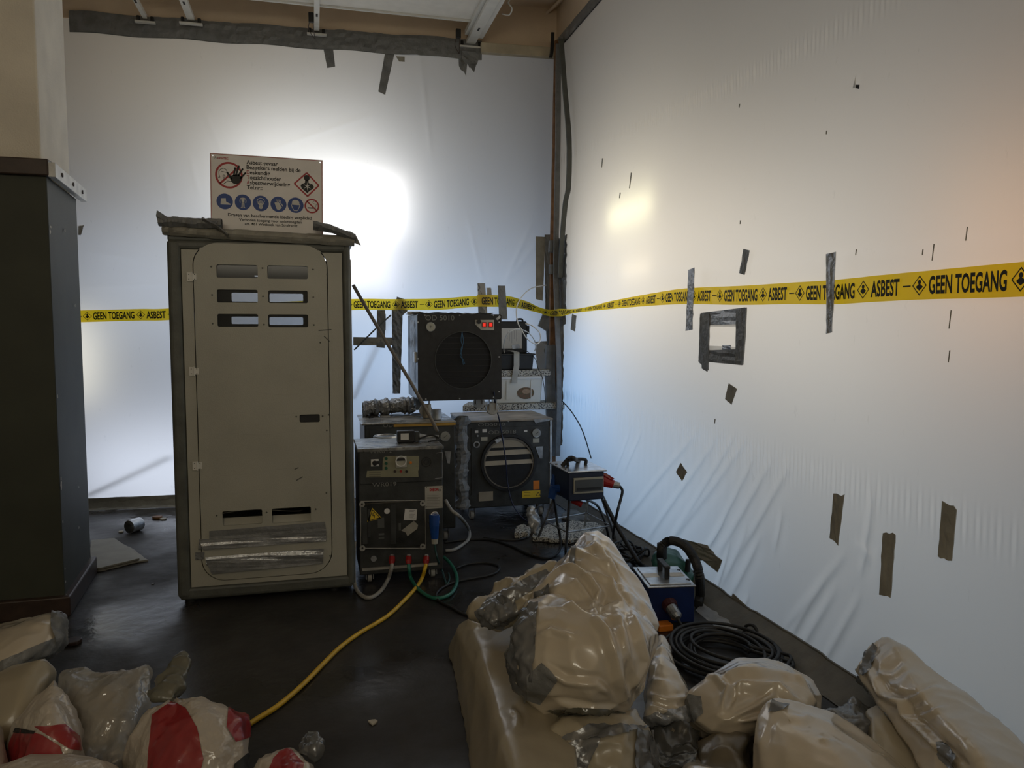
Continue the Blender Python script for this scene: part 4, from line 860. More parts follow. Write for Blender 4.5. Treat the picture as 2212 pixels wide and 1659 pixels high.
yl = 5.42
lx0, lx1 = atY(788, 1000, yl).x, atY(984, 1000, yl).x; lzt = atY(880, 912, yl).z; lx0 = max(lx0, cx1+.03)
LU = bigunit('air_scrubber', lx0, lx1, yl, .10, lzt-.012, .58, 'large charcoal air scrubber behind the water unit with a scratched metal top and a gauge')
obj('top_sheet', MB().box(lx0-.02, yl-.012, lzt-.012, lx1+.003, yl+.58, lzt), mat('scratched_metal_top', (.40, .38, .34), .32, .5, var=.35, scale=9, rvar=.14), LU, bevel=.003, label='scratched metal top sheet')
obj('yellow_edge', MB().box(atY(850, 917, yl).x, yl-.014, lzt-.03, lx1, yl-.006, lzt-.013), mat('yellow_edge_tape', (.45, .26, .04), .5), LU)
e = MB(); ptext(e, 'OD 5010', 828, 923, yl-.002, .035, .17); obj('marker_writing', e, M_chalk, LU, kind='stuff')
gg = obj('pressure_gauge', pdisc(961, 942, .036, yl, .020, 28), M_steel, LU, label='round pressure gauge'); obj('dial', pdisc(961, 942, .031, yl-.020, .001, 24), bpy.data.materials['gauge_dial'], gg); e = MB(); a = atY(961, 942, yl); line_print(e, FR(yl-.023), [(a.x-.014, a.z-.010), (a.x+.014, a.z+.012)], .003); obj('needle', e, M_print, gg)
obj('sticker', pbox(955, 954, 967, 963, yl, .002), M_cream, LU); obj('filter_pocket', flat([(960, 974), (974, 975), (971, 1001), (966, 1000)], yl, .01), M_steel, LU)
obj('front_recess', pbox(800, 925, 976, 1090, yl, .005), M_dark, LU)
for x, y in ((lx0+.07, yl+.06), (lx1-.07, yl+.06), (lx0+.07, yl+.5), (lx1-.07, yl+.5)): caster(LU, x, y, 0, .035, .03)
a = atZ(850, 898, lzt); e = MB().box(a.x-.02, a.y-.07, lzt, a.x+.22, a.y+.10, lzt+.002); obj('paper_sheet', e, M_steel, LU); obj('shipping_label', MB().box(a.x-.10, a.y-.07, lzt, a.x-.03, a.y+.10, lzt+.0025), M_paper, LU)
for k, c_ in enumerate([(793, 898), (800, 902)]):
    p = atZ(*c_, lzt); obj('scribble', MB().tube(spline([p+Vector((.03*cr(i, k)*2, .05*cr(i, k+3)*2, .002)) for i in range(7)], 4), .0025, 4), M_print, LU)
# wrapped foil duct and tape column between the two units
sx = atY(997, 1000, 5.90).x
rows = []
for i in range(40):
    z = .12+(.86-.12)*i/39; wv = .055+.012*math.sin(i*.9)+.012*cr(i, 1); cx_ = sx+.012*math.sin(i*.35)
    rows.append([Vector((cx_+wv*math.cos(t)*(1+.25*cr(i, j)), 5.92+.04*math.sin(t)*(1+.3*cr(i, j, 2)), z)) for j, t in enumerate([2*PI*k/10 for k in range(10)])])
obj('wrapped_duct', MB().grid(rows, closed=True), M_tape, label='tape-wrapped hose column between the two large air scrubbers', cat='hose')
# foil duct hugging the back of the left unit
rows = []
for i in range(26):
    t = i/25; rr = .060+.02*cr(i, 4); c_ = Vector((lx0+.02+(lx1-lx0-.25)*t, yl+.50, lzt+.055+.02*t))
    rows.append([c_+Vector((0, rr*math.cos(a)*1.4, rr*math.sin(a)))*(1) + Vector((0, 0, .02*cr(i, j))) for j, a in enumerate([2*PI*k/10 for k in range(10)])])
mb = MB().grid(rows, closed=True); obj('foil_duct', mb, thin_mat('dusty_film', (.22, .21, .19), .25, .30, .3, bump=.5), label='crumpled plastic-wrapped duct lying behind the left scrubber', cat='duct')

# ---- black air mover on top (OD 5010)
ya_ = 5.62
ax0, ax1 = atY(903, 780, ya_).x, atY(1083, 780, ya_).x; azt = atY(990, 679, ya_).z; azb = atY(990, 864, ya_).z
BU = thing('air_mover', ((ax0+ax1)/2, ya_+.3, azb-.06), 'black cube air mover with red switches and round outlet on top of the scrubbers', 'air unit', 'air filter units on casters')
obj('body', MB().box(ax0, ya_+.012, azb, ax1, ya_+.62, azt), mat('dull_metal_case', (.10, .11, .12), .34, .8, var=.35, scale=6, rvar=.1), BU, bevel=.006, label='dull metal case sides')
bh = atY(1001, 778, ya_); brad = .213
obj('front_panel', plate_mesh(rrect(ax0-.002, azb-.002, ax1+.002, azt+.002, .012, 3), [ring_pts(bh.x, bh.z, brad, 48)], .012, FR(ya_+.006)), M_black, BU, label='black front panel')
e = MB(); M_ = Matrix.Translation((bh.x, ya_, bh.z)) @ Matrix.Rotation(-PI/2, 4, 'X'); e.lathe([(brad, .0), (brad, .018)], M_, 48, cap=False); obj('duct_tube', e, M_rubber, BU)
obj('duct_dark', MB().cyl((bh.x, ya_+.0115, bh.z), (bh.x, ya_+.010, bh.z), brad, n=48), mat('deep_black', (.004, .004, .005), .7), BU)
obj('duct_lip', pring(1001, 778, brad+.004, .006, ya_, .006, 56), M_dark, BU)
for k in range(9): obj('grille_bar', MB().box(bh.x-math.sqrt(brad**2-(brad*(-.8+.2*k))**2), ya_+.006, bh.z+brad*(-.8+.2*k)-.002, bh.x+math.sqrt(brad**2-(brad*(-.8+.2*k))**2), ya_+.009, bh.z+brad*(-.8+.2*k)+.002), M_black, BU)
sp_ = obj('switch_plate', flat([(1026, 691), (1067, 691), (1067, 713), (1039, 713), (1026, 700)], ya_, .004), mat('switch_plate_face', (.50, .48, .42), .4), BU, label='pale switch plate with two lit red rockers')
for x in (1046, 1060):
    s_ = obj('rocker_switch', pbox(x-4.5, 696, x+4.5, 707, ya_-.004, .008), M_redpl, sp_)
    obj('lamp_lens', pbox(x-3, 698, x+3, 705, ya_-.012, .001), mat('red_pilot_glow', (.5, .02, .02), .4, emit=(1, .04, .02, .75)) if 'red_pilot_glow' not in bpy.data.materials else bpy.data.materials['red_pilot_glow'], s_)
obj('knob', pdisc(1034, 695, .016, ya_-.004, .02, 16), M_black, sp_)
gg = obj('pressure_gauge', pdisc(930, 706, .034, ya_, .014, 28), M_steel, BU); obj('dial', pdisc(930, 706, .030, ya_-.014, .001, 24), M_cream, gg); e = MB(); a = atY(930, 706, ya_); line_print(e, FR(ya_-.017), [(a.x-.010, a.z+.006), (a.x+.012, a.z+.006)], .002); line_print(e, FR(ya_-.017), [(a.x, a.z+.01), (a.x, a.z-.012)], .002); obj('needle', e, M_print, gg)
e = MB(); ptext(e, 'OD 5010', 919, 692, ya_, .055, .215); obj('marker_writing', e, M_chalk, BU, kind='stuff', label='hand-written OD 5010 in grey marker')
for x, y in ((918, 681), (993, 681), (1066, 681), (903, 696), (903, 775), (903, 851), (920, 862), (993, 861), (1066, 858), (1078, 696), (1078, 771), (1078, 846)): obj('screw', pdisc(x, y, .006, ya_, .003, 8), M_steel, BU)
obj('tape_patch', flat([(1070, 689), (1079, 681), (1082, 685), (1075, 692)], ya_, .003), M_tapeshine, BU)
obj('side_latch', MB().box(ax0-.02, ya_+.06, azt-.36, ax0, ya_+.10, azt-.28), M_alu, BU, bevel=.004)
obj('side_film', MB().grid([[Vector((ax0-.006-.008*cr(i, j), ya_+.15+.26*j/7, azt-.04-.48*i/12)) for j in range(8)] for i in range(13)]), thin_mat('clear_film', (.75, .78, .8), .3, .4, .15, clear=.45), BU, label='torn clear film stuck on the side')
obj('top_film', MB().grid([[Vector((ax0-.02+(ax1-ax0+.01)*j/20, ya_+.12+.45*i/8, azt+.004+.03*abs(cr(i, j)))) for j in range(21)] for i in range(9)]), bpy.data.materials['dusty_film'], BU)
a = atY(895, 672, ya_+.2); obj('foil_scrap', MB().box(a.x-.05, a.y, azt, a.x+.05, a.y+.06, azt+.025), M_tapeshine, BU, bevel=.006)
for x, y in ((ax1-.06, ya_+.05), (ax0+.06, ya_+.05), (ax0+.06, ya_+.54), (ax1-.06, ya_+.54)): caster(BU, x, y, azb-.125, .048, .035, turn=True)
tw = MB().tube(spline([atY(998, 718, ya_-.006), atY(996, 735, ya_-.006), atY(999, 750, ya_-.008), atY(994, 768, ya_-.008), atY(1000, 776, ya_-.01), atY(1004, 786, ya_-.01)]), .003, 5).tube(spline([atY(998, 718, ya_-.006), atY(1001, 738, ya_-.008), atY(996, 755, ya_-.006), atY(998, 772, ya_-.008), atY(1001, 788, ya_-.01)]), .003, 5)
obj('blue_twine', tw, mat('blue_cord', (.04, .13, .24), .6), label='twisted blue twine hanging in the outlet of the black air mover', cat='cord')

# ------------------------------------------------------------------ things stacked on the right scrubber
def slab(name, P, th, m, label, cat, bevel=.006, jit=.0, group=None, seed=0):
    """irregular slab: outline points on its underside, thickness up"""
    P = [Vector(p) for p in P]; Q_ = []
    for i in range(len(P)):
        for k in range(4): Q_.append(P[i].lerp(P[(i+1) % len(P)], k/4)+Vector((jit*cr(i, k, seed), jit*cr(k, i, seed+1), 0)))
    return obj(name, MB().prism(Q_, (0, 0, th)), m, None, label, cat, group, bevel=bevel)
yb = atZ(1100, 887, ozt).y; z1 = ozt+.001
bx = lambda px, y, z: atY(px, 880, y).x
slab('foam_board', [(atY(1000, 886, yb).x, yb, z1), (atY(1224, 886, yb).x, yb+.01, z1), (atY(1200, 875, yb+.3).x, yb+.30, z1), (atY(1010, 875, yb+.3).x, yb+.30, z1)], .058, M_foam, 'long speckled foam board on the right scrubber, under the white tub', 'foam board', jit=.012, group='speckled foam boards', seed=1)
zt1 = z1+.060; yt_ = yb+.02
tx0, tx1 = atY(1068, 880, yt_).x, atY(1173, 880, yt_).x; ztt = atY(1130, 812, yt_).z
TU = thing('plastic_tub', ((tx0+tx1)/2, yt_+.12, zt1), 'white plastic tub with an oval picture label between two foam boards', 'tub')
def frus(x0, x1, y0, y1, z0, z1, e):
    V = [(x0+e, y0+e, z0), (x1-e, y0+e, z0), (x1-e, y1-e, z0), (x0+e, y1-e, z0), (x0, y0, z1), (x1, y0, z1), (x1, y1, z1), (x0, y1, z1)]
    return MB().add(V, [(0,3,2,1),(4,5,6,7),(0,1,5,4),(1,2,6,5),(2,3,7,6),(3,0,4,7)])
M_tub = thin_mat('milky_plastic', (.86, .82, .72), .25, .10, .25)
obj('tub_body', frus(tx0, tx1, yt_, yt_+.22, zt1, ztt-.012, .018), M_tub, TU, bevel=.012, seg=3)
obj('rim', MB().box(tx0-.012, yt_-.012, ztt-.03, tx1+.014, yt_+.232, ztt-.004), M_white, TU, bevel=.006)
lab = atY(1136, 848, yt_); P_ = [Vector((lab.x+.080*math.cos(t), yt_+.008, lab.z+.060*math.sin(t)*(.8 if math.sin(t) > 0 else 1))) for t in [2*PI*k/28 for k in range(28)]]
lb_ = obj('picture_label', MB().prism(P_, (0, -.004, 0)), mat('brown_picture', (.20, .07, .03), .45, scale=60, col2=(.07, .08, .03)), TU, label='oval brown food picture label')
obj('label_centre', MB().prism([Vector((lab.x+.003+.04*math.cos(t), yt_+.003, lab.z+.01+.022*math.sin(t))) for t in [2*PI*k/20 for k in range(20)]], (0, -.003, 0)), mat('tan_picture', (.38, .25, .15), .5, scale=90), lb_)
for u in (.25, .75): obj('wall_rib', MB().box(tx0+(tx1-tx0)*u-.003, yt_-.001, zt1+.04, tx0+(tx1-tx0)*u+.003, yt_+.006, ztt-.04), M_tub, TU)
z2 = ztt-.003; yu = yt_+.0
slab('foam_board', [(atY(1070, 800, yu).x, yu, z2), (atY(1190, 800, yu).x, yu, z2), (atY(1178, 800, yu+.25).x, yu+.24, z2), (atY(1075, 800, yu+.25).x, yu+.24, z2)], .055, M_foam, 'short speckled foam board lying on the white tub', 'foam board', jit=.008, group='speckled foam boards', seed=2)
zc = z2+.056; ckx0, ckx1 = atY(1068, 790, yu+.02).x, atY(1154, 790, yu+.02).x; ckt = atY(1120, 764, yu+.02).z
KC = thing('equipment_case', ((ckx0+ckx1)/2, yu+.12, zc), 'open black hard case with a paper sheet taped inside its lid', 'case')
obj('case_base', frus(ckx0, ckx1, yu+.02, yu+.23, zc, ckt, .012), M_rubber, KC, bevel=.01)
obj('case_rim', MB().box(ckx0-.006, yu+.012, ckt-.014, ckx1+.012, yu+.236, ckt), M_rubber, KC, bevel=.004)
lt = atY(1112, 694, yu+.24).z; lxr = atY(1139, 720, yu+.24).x
L_ = obj('case_lid', MB().box(ckx0, yu+.235, ckt-.01, lxr, yu+.30, lt), M_rubber, KC, bevel=.018, seg=3)
pz0, pz1 = atY(1100, 753, yu+.235).z, atY(1100, 709, yu+.235).z; px1_ = atY(1127, 720, yu+.235).x
pp = obj('paper_sheet', MB().box(ckx0+.01, yu+.230, pz0, px1_, yu+.234, pz1), M_paper, L_)
e = MB()
for k in range(6): line_print(e, FR(yu+.2292), [(px1_-.03-.022*k, pz1-.02), (px1_-.03-.022*k, pz0+.05+.02*(k % 3))], .003)
obj('fine_print', e, mat('pale_grey_print', (.3, .3, .3), .7), pp, kind='stuff')
obj('tape_patch', flat([(1105, 746), (1121, 742), (1124, 752), (1107, 754)], yu+.229, .003), M_steel, L_)
obj('case_handle', MB().tube(spline([(lxr-.10, yu+.25, lt-.005), (lxr-.09, yu+.25, lt+.018), (lxr-.05, yu+.25, lt+.018), (lxr-.04, yu+.25, lt-.005)]), .009, 8), M_rubber, KC)
for z in (lt-.06, lt-.10): obj('latch', MB().box(lxr-.005, yu+.24, z-.02, lxr+.022, yu+.28, z+.02), M_rubber, KC, bevel=.005)
tz = [Vector((atY(x, y, yy).x, yy, atY(x, y, yy).z)) for x, y, yy in ((1102, 757, yu+.10), (1116, 761, yu+.02), (1116, 764, yu-.006), (1116, 790, yu-.012), (1112, 815, yu-.018), (1111, 828, yu-.016))]
rows = [[p-Vector((.026, 0, 0)) for p in tz], [p+Vector((.026, 0, 0)) for p in tz], [p+Vector((.026, .003, 0)) for p in tz], [p+Vector((-.026, .003, 0)) for p in tz]]; rows.append(rows[0])
obj('tape_strap', MB().grid(rows), mat('pale_tape', (.45, .44, .40), .6), KC, label='pale tape strap running from the case down over the tub')
def hose(name, pts, r, m, label, cat, n=8, group=None, sub=8): return obj(name, MB().tube(spline(pts, sub), r, n), m, None, label, cat, group, smooth=True)
Y6 = lambda L: [atY(x, y, d) for x, y, d in L]
hose('clear_tubing', Y6([(1090, 765, yu+.15), (1088, 748, yu+.1), (1094, 725, yu), (1110, 712, yu-.03), (1130, 713, yu), (1148, 725, yu+.05), (1158, 745, yu+.1), (1155, 758, yu+.12)]), .005, M_white, 'white plastic tubing arching out of the open case, front loop', 'tubing', group='white tubing on the case')
hose('clear_tubing', Y6([(1180, 616, 6.75), (1150, 622, 6.6), (1128, 640, 6.4), (1116, 665, 6.25), (1118, 695, 6.15), (1128, 715, 6.1), (1140, 733, 6.1), (1158, 743, 6.15), (1167, 735, 6.2), (1165, 718, 6.2), (1150, 704, 6.2), (1135, 699, 6.22)]), .005, M_white, 'thin white tubing curling down from the corner post behind the open case', 'tubing', group='white tubing on the case')
hose('black_lead', Y6([(1128, 755, yu+.1), (1140, 760, yu+.1), (1156, 775, yu-.02), (1162, 795, yu-.03), (1170, 810, yu-.02), (1176, 840, yu+.0), (1178, 865, yu+.01), (1181, 885, yu-.01)]), .003, M_rubber, 'thin black lead hanging from the open case past the tub', 'cable')
for (px, py, r_, h_, lb, c_) in ((943, 897, .036, .075, 'short metal can on top of the left scrubber', M_steel), (922, 893, .033, .10, 'taller metal cup next to the pole on the left scrubber', mat('stained_metal_cup', (.30, .25, .18), .35, .5))):
    p = atZ(px, py+10, lzt); obj('metal_cup', MB().lathe([(r_*.9, 0), (r_, .004), (r_, h_), (r_-.004, h_), (r_-.005, .01), (.001, .01)], Matrix.Translation((p.x, max(p.y, yl+.05), lzt+.002)), 24), c_, None, lb, 'cup', smooth=False)
# pole leaning across
pa = atY(763, 616, 5.60); pb = atZ(943, 930, lzt+.01)
hose('leaning_pole', [atY(763, 616, 5.30), atY(800, 680, 5.24), atY(840, 748, 5.18), atY(885, 822, 5.12), atY(925, 893, 5.08), atY(945, 932, 5.0)], .0115, mat('dull_pole', (.16, .14, .12), .45), 'thin dull pole leaning from the cabin back edge down to the water unit', 'pole')
hose('guy_line', [atB(765, 756, .02), atB(815, 707, .03), atB(845, 680, .03)], .007, M_frame, 'thin cord crossing the tape cross behind the air mover', 'cord')
hose('wall_cord', [atX(1214, 866, XR-.05), atX(1235, 890, XR-.04), atX(1258, 930, XR-.04), atX(1277, 990, XR-.05)], .005, M_rubber, 'thin dark cord hanging on the right sheet above the power box', 'cord')
hose('blue_lead', [atY(1067, 846, 5.60), atY(1070, 875, 5.70), atY(1078, 905, 5.92), atY(1086, 950, 5.93), atY(1093, 1000, 5.93), atY(1096, 1040, 5.93), atY(1106, 1085, 5.88), atY(1125, 1115, 5.80), atZ(1150, 1132, .01)], .005, mat('navy_rubber', (.015, .02, .06), .4), 'thin navy lead hanging across the round outlet of the right scrubber', 'cable')

# ------------------------------------------------------------------ power box on a stool
ST = thing('stool', (1.9, 5.2, 0), 'square steel stool under the power box', 'stool')
zs_ = .455; S4 = [atZ(1228, 1079, zs_), atZ(1303, 1071, zs_), atZ(1275, 1046, zs_), atZ(1203, 1050, zs_)]
obj('seat', MB().prism(S4, (0, 0, .03)), M_steel, ST, bevel=.004)
feet = [atZ(1222, 1190), atZ(1332, 1172), atZ(1263, 1142), atZ(1160, 1168)]
feet[1] = Vector((min(feet[1].x, 2.12), feet[1].y, 0)); cen = (S4[0]+S4[2])/2
for s_, f_ in zip(S4, feet):
    s2 = s_.lerp(cen, .08); f2 = Vector((f_.x, f_.y, .0)); obj('leg', MB().tube([Vector((s2.x, s2.y, zs_)), f2], 0.010, 8), M_steel, ST)
for a in range(4):
    p = S4[a].lerp(cen, .08).lerp(feet[a], .62); q_ = S4[(a+1) % 4].lerp(cen, .08).lerp(feet[(a+1) % 4], .62); obj('rung', MB().tube([p, q_], 0.006, 8), M_steel, ST)
zb_ = .487; zl = .665; L4 = [atZ(1227, 1023, zl), atZ(1311, 1018, zl), atZ(1262, 994, zl), atZ(1185, 1001, zl)]
cen = sum((v for v in L4), Vector())/4
def ins(L, c, k, z): return [Vector((v.x+(c.x-v.x)*k, v.y+(c.y-v.y)*k, z)) for v in L]
PB_ = thing('power_box', (cen.x, cen.y, zb_), 'navy portable power distribution box with a steel lid standing on the stool', 'power box')
B4 = ins(L4, cen, .09, zb_)
obj('body', MB().prism(B4, (0, 0, zl-zb_)), mat('near_black_blue', (.010, .016, .04), .4), PB_, bevel=.006)
obj('lid', MB().prism(ins(L4, cen, 0, zl), (0, 0, .010)), M_alu, PB_, bevel=.003, label='steel lid')
fa, fb = B4[0], B4[1]; fu = (fb-fa).normalized(); fn = Vector((fu.y, -fu.x, 0)); fl = (fb-fa).length
def ff(u0, z0, u1, z1_, th, off=0): return MB().prism([fa+fu*u0*fl+Vector((0, 0, z0))+fn*off, fa+fu*u1*fl+Vector((0, 0, z0))+fn*off, fa+fu*u1*fl+Vector((0, 0, z1_))+fn*off, fa+fu*u0*fl+Vector((0, 0, z1_))+fn*off], fn*th)
wf = obj('breaker_window_frame', ff(.12, .045, .97, .145, .012), mat('pale_window_frame', (.35, .34, .28), .5), PB_, bevel=.004); obj('breaker_window', ff(.16, .058, .94, .132, .003, .012), mat('smoked_window', (.06, .065, .065), .12), wf); obj('breaker_row', ff(.2, .066, .9, .082, .002, .0155), M_black, wf)
lf = sum((v for v in L4), Vector())/4; hd = (L4[1]-L4[0]).normalized(); hn = Vector((-hd.y, hd.x, 0)); hp = Vector((lf.x, lf.y, zl+.01))
obj('handle', MB().tube(spline([hp-hd*.06+hn*0, hp-hd*.055+Vector((0, 0, .035)), hp+hd*.055+Vector((0, 0, .035)), hp+hd*.06]), .011, 8), M_black, PB_, smooth=True)
for k in (.3, .8):
    p = L4[3].lerp(L4[0], k); obj('lid_screw', MB().cyl((p.x+.015, p.y, zl+.009), (p.x+.015, p.y, zl+.017), .009, n=10), M_steel, PB_)
rp = B4[1].lerp(B4[2], .35)+Vector((0, 0, .10))
obj('red_plug', MB().tube([rp, rp+Vector((.045, -.02, -.012)), rp+Vector((.10, -.045, -.03))], .03, 14, rad=[.036, .036, .027]), M_redpl, PB_, label='red plug in the right side'); obj('plug_gland', MB().cyl(rp+Vector((.10, -.045, -.03)), rp+Vector((.135, -.06, -.038)), .025, .021, n=14), M_steel, PB_)
obj('plug_flap', MB().prism([rp+Vector((.0, 0, .05)), rp+Vector((.05, -.02, .04)), rp+Vector((.10, -.05, .005)), rp+Vector((.08, -.04, .0)), rp+Vector((.03, -.012, .02))], (0, -.02, .004)), M_redpl, PB_)
obj('red_plug', MB().tube([Vector((cen.x-.04, cen.y-.02, zb_-.033)), Vector((cen.x+.02, cen.y-.05, zb_-.06))], 0.018, 8), M_redpl, PB_)
for k, (px, py) in enumerate(((1200, 1032), (1196, 1056), (1212, 1050))):
    p = atZ(px, py, .58-.05*k); obj('blue_plug', MB().tube([p+Vector((.05, 0, .0)), p, p+Vector((-.015, 0, -.06))], .026, 12, rad=[.028, .032, .024]), M_bluepl, PB_)
# cables and hoses on the floor
F = lambda L, r=.012: [atZ(x, y, r) for x, y in L]
def Fz(L): return [atZ(x, y, z) for x, y, z in L]
G_ = 'hoses plugged into the water unit'
hose('yellow_hose', [atY(921, 1216, yw-.035), atY(917, 1232, yw-.06)] + Fz([(912, 1248, .03), (900, 1268, .013), (870, 1300, .012), (835, 1332, .012), (776, 1368, .012), (735, 1398, .012), (700, 1432, .012), (655, 1478, .012), (600, 1525, .012), (545, 1560, .012), (490, 1600, .012)]), .0115, M_hosey, 'yellow hose running from the water unit across the dark floor', 'hose', group=G_)
hose('green_hose', [atY(883, 1217, yw-.035), atY(884, 1232, yw-.05)] + Fz([(888, 1250, .03), (903, 1272, .012), (930, 1290, .012), (955, 1291, .012), (976, 1280, .012), (987, 1258, .012), (984, 1236, .02), (972, 1216, .04), (958, 1203, .06)]), .011, M_hoseg, 'green hose looping on the floor in front of the water unit', 'hose', group=G_)
hose('grey_hose', [atY(847, 1217, yw-.035), atY(845, 1230, yw-.06)] + Fz([(838, 1252, .03), (822, 1277, .013), (800, 1291, .013), (780, 1285, .013), (767, 1265, .013)]) + [atY(764, 1235, yw-.03), atY(764, 1200, yw-.02), atY(766, 1170, yw-.02)], .012, M_hosew, 'pale grey hose curling left under the water unit', 'hose', group=G_)
hose('grey_hose', [atY(962, 1080, 4.9), atY(975, 1102, 4.9), atY(995, 1118, 4.92)] + Fz([(1012, 1142, .03), (1012, 1165, .013), (985, 1186, .013), (962, 1190, .013)]), .012, M_hosew, 'pale grey hose looping behind the water unit on its right', 'hose')
hose('plug_cable', [atY(939, 1172, yw-.045), atY(941, 1190, yw-.045), atY(946, 1210, yw-.045)] + Fz([(955, 1232, .02), (962, 1255, .010), (966, 1262, .010), (971, 1250, .010), (969, 1238, .010)]), .006, mat('dark_teal_rubber', (.02, .07, .07), .4), 'dark teal cable hanging from the blue plug', 'cable')
hose('black_cable', F([(960, 1172), (1010, 1166), (1060, 1166), (1105, 1180), (1140, 1196), (1175, 1206), (1198, 1200)], .010) + Fz([(1210, 1185, .03), (1210, 1160, .10), (1204, 1130, .2), (1200, 1100, .30), (1196, 1075, .42)]), .009, M_rubber, 'black cable looping over the floor and up to the power box', 'cable')
hose('black_cable', F([(985, 1228), (1010, 1219), (1045, 1216), (1075, 1222), (1077, 1232), (1060, 1242), (1020, 1250), (985, 1257), (955, 1270), (942, 1285), (948, 1298), (975, 1312), (1000, 1326), (1035, 1335), (1060, 1340)], .008), .007, M_rubber, 'black cable loop on the floor to the right of the water unit', 'cable')
hose('black_cable', F([(1045, 1162), (1080, 1166), (1120, 1166), (1140, 1158), (1130, 1150)], .009) + Fz([(1150, 1120, .12), (1160, 1090, .3)]), .008, M_rubber, 'black cable on the floor below the right scrubber', 'cable')
hose('black_cable', [hp-hd*.10+Vector((0, 0, .0)), hp-hd*.06+Vector((0, -.02, .05)), atD(1240, 991, (hp-EYE).dot(FW)-.12)] + [atD(x, y, t) for x, y, t in ((1258, 1003, 5.3), (1275, 1025, 5.15), (1298, 1068, 5.1), (1318, 1108, 5.05), (1345, 1158, 5.0), (1378, 1212, 4.85))] + F([(1388, 1222), (1400, 1228)]), .0145, M_rubber, 'thick black cable arching over the power box and down to the right', 'cable', n=10)
hose('black_cable', [rp+Vector((.13, -.058, -.037)), rp+Vector((.15, -.07, -.07)), rp+Vector((.12, -.10, -.14)), rp+Vector((.09, -.12, -.22))] + F([(1325, 1165), (1345, 1190), (1372, 1216)]), .009, M_rubber, 'black cable hanging from the red plug of the power box', 'cable')
hose('black_cable', [Vector((cen.x+.05, cen.y, zb_-.03)), atD(1290, 1092, 5.5), atD(1306, 1125, 5.45), atZ(1316, 1165, .02), atZ(1320, 1180, .012)], .009, M_rubber, 'black cable dropping behind the stool', 'cable')
wadd = MB()
for k in range(5):
    c_ = atZ(1345+6*k, 1195+4*k, .02); wadd.tube(spline([c_+Vector((.10*math.cos(t)+.03*cr(k, j), .13*math.sin(t)+.03*cr(j, k), .015+.025*k*(.5+.5*math.sin(t*2+k)))) for j, t in enumerate([2*PI*i/9 for i in range(9)])], 5, True), .007, 6, closed=True)
obj('cable_tangle', wadd, M_rubber, None, 'tangle of black cables on the floor behind the big bag', 'cable', smooth=True)

# ------------------------------------------------------------------ blue steel box, pump and coil by the right sheet
zb2 = .205; L4 = [atZ(1400, 1271, zb2), atZ(1504, 1267, zb2), atZ(1464, 1225, zb2), atZ(1366, 1227, zb2)]; cen = sum((v for v in L4), Vector())/4
for v in L4: v.x = min(v.x, 2.17)
TB = thing('transformer_box', (cen.x, cen.y, 0), 'navy steel box with bare metal lid and black handle by the right sheet', 'power box')
B4 = ins(L4, cen, .05, .012); obj('body', MB().prism(B4, (0, 0, zb2-.014)), M_bluesteel, TB, bevel=.004)
obj('lid', MB().prism(ins(L4, cen, 0, zb2-.002), (0, 0, .008)).prism(ins(L4, cen, .14, zb2+.006), (0, 0, .006)), M_alu, TB, bevel=.003, label='bare metal lid')
u_ = (L4[1]-L4[0]).normalized(); v_ = (L4[3]-L4[0]).normalized(); hp2 = Vector((cen.x, cen.y, zb2+.012))
hm = MB().box(-.014, -.075, .0, .014, -.06, .065).box(-.014, .06, .0, .014, .075, .065).box(-.016, -.078, .055, .016, .078, .072)
ang = math.atan2(v_.y, v_.x)-PI/2; R4 = Matrix.Translation(hp2) @ Matrix.Rotation(ang, 4, 'Z'); hm.V = [tuple(R4 @ Vector(p)) for p in hm.V]
obj('handle', hm, M_black, TB, bevel=.005)
for s in (-1, 1):
    c_ = hp2+u_*s*.07; M4 = Matrix.Translation(c_) @ Matrix.Rotation(ang, 4, 'Z'); obj('paper_label', MB().box(-.04, -.03, 0, .04, .03, .002, M4), M_paper, TB)
for k in (.25, .75):
    p = L4[1].lerp(L4[2], k)-u_*.02; obj('lid_screw', MB().cyl((p.x, p.y, zb2+.006), (p.x, p.y, zb2+.014), .010, n=10), M_black, TB)
pg = B4[0].lerp(B4[1], .45)+Vector((0, 0, .10)); fn2 = Vector((u_.y, -u_.x, 0))
obj('socket', MB().tube([pg, pg+fn2*.035+Vector((0, 0, -.008))], .036, 14, rad=[.042, .036]), mat('maroon_plastic', (.07, .02, .02), .4), TB); obj('plug', MB().tube([pg+fn2*.035+Vector((0, 0, -.008)), pg+fn2*.09+Vector((.01, 0, -.03)), pg+fn2*.105+Vector((.012, 0, -.036))], .03, 14, rad=[.032, .030, .015]), M_steel, TB, label='grey plug')
obj('base_foot', MB().prism(ins(L4, cen, .10, 0), (0, 0, .014)), M_black, TB)
p = atZ(1438, 1360, .0); obj('orange_block', MB().box(p.x-.05, p.y-.03, .0, p.x+.03, p.y+.04, .035), M_orange, None, 'small orange block on the floor in front of the navy box', 'block', bevel=.006)
pc = [pg+fn2*.10+Vector((.012, 0, -.036)), pg+fn2*.15+Vector((.03, 0, -.07)), atZ(1500, 1372, .04), atZ(1520, 1362, .06), atZ(1513, 1350, .05), atZ(1498, 1352, .03), atZ(1495, 1366, .012), atZ(1510, 1378, .012)]
hose('plug_lead', pc, .007, M_rubber, 'short black lead looping from the plug of the navy box', 'cable')
cc = atZ(1566, 1424, 0); cc.z = 0; cps = []
NT = 11
for i in range(NT*26):
    t = 2*PI*i/26; lv = i/(26*NT); r_ = .125+.155*((lv*3.7) % 1.0)**.9+.012*math.sin(i*.37)
    cps.append(Vector((cc.x+(r_*1.0)*math.cos(t)+.012*math.sin(lv*9), cc.y+r_*1.15*math.sin(t), .012+.055*lv+.012*math.sin(i*.21)+.006)))
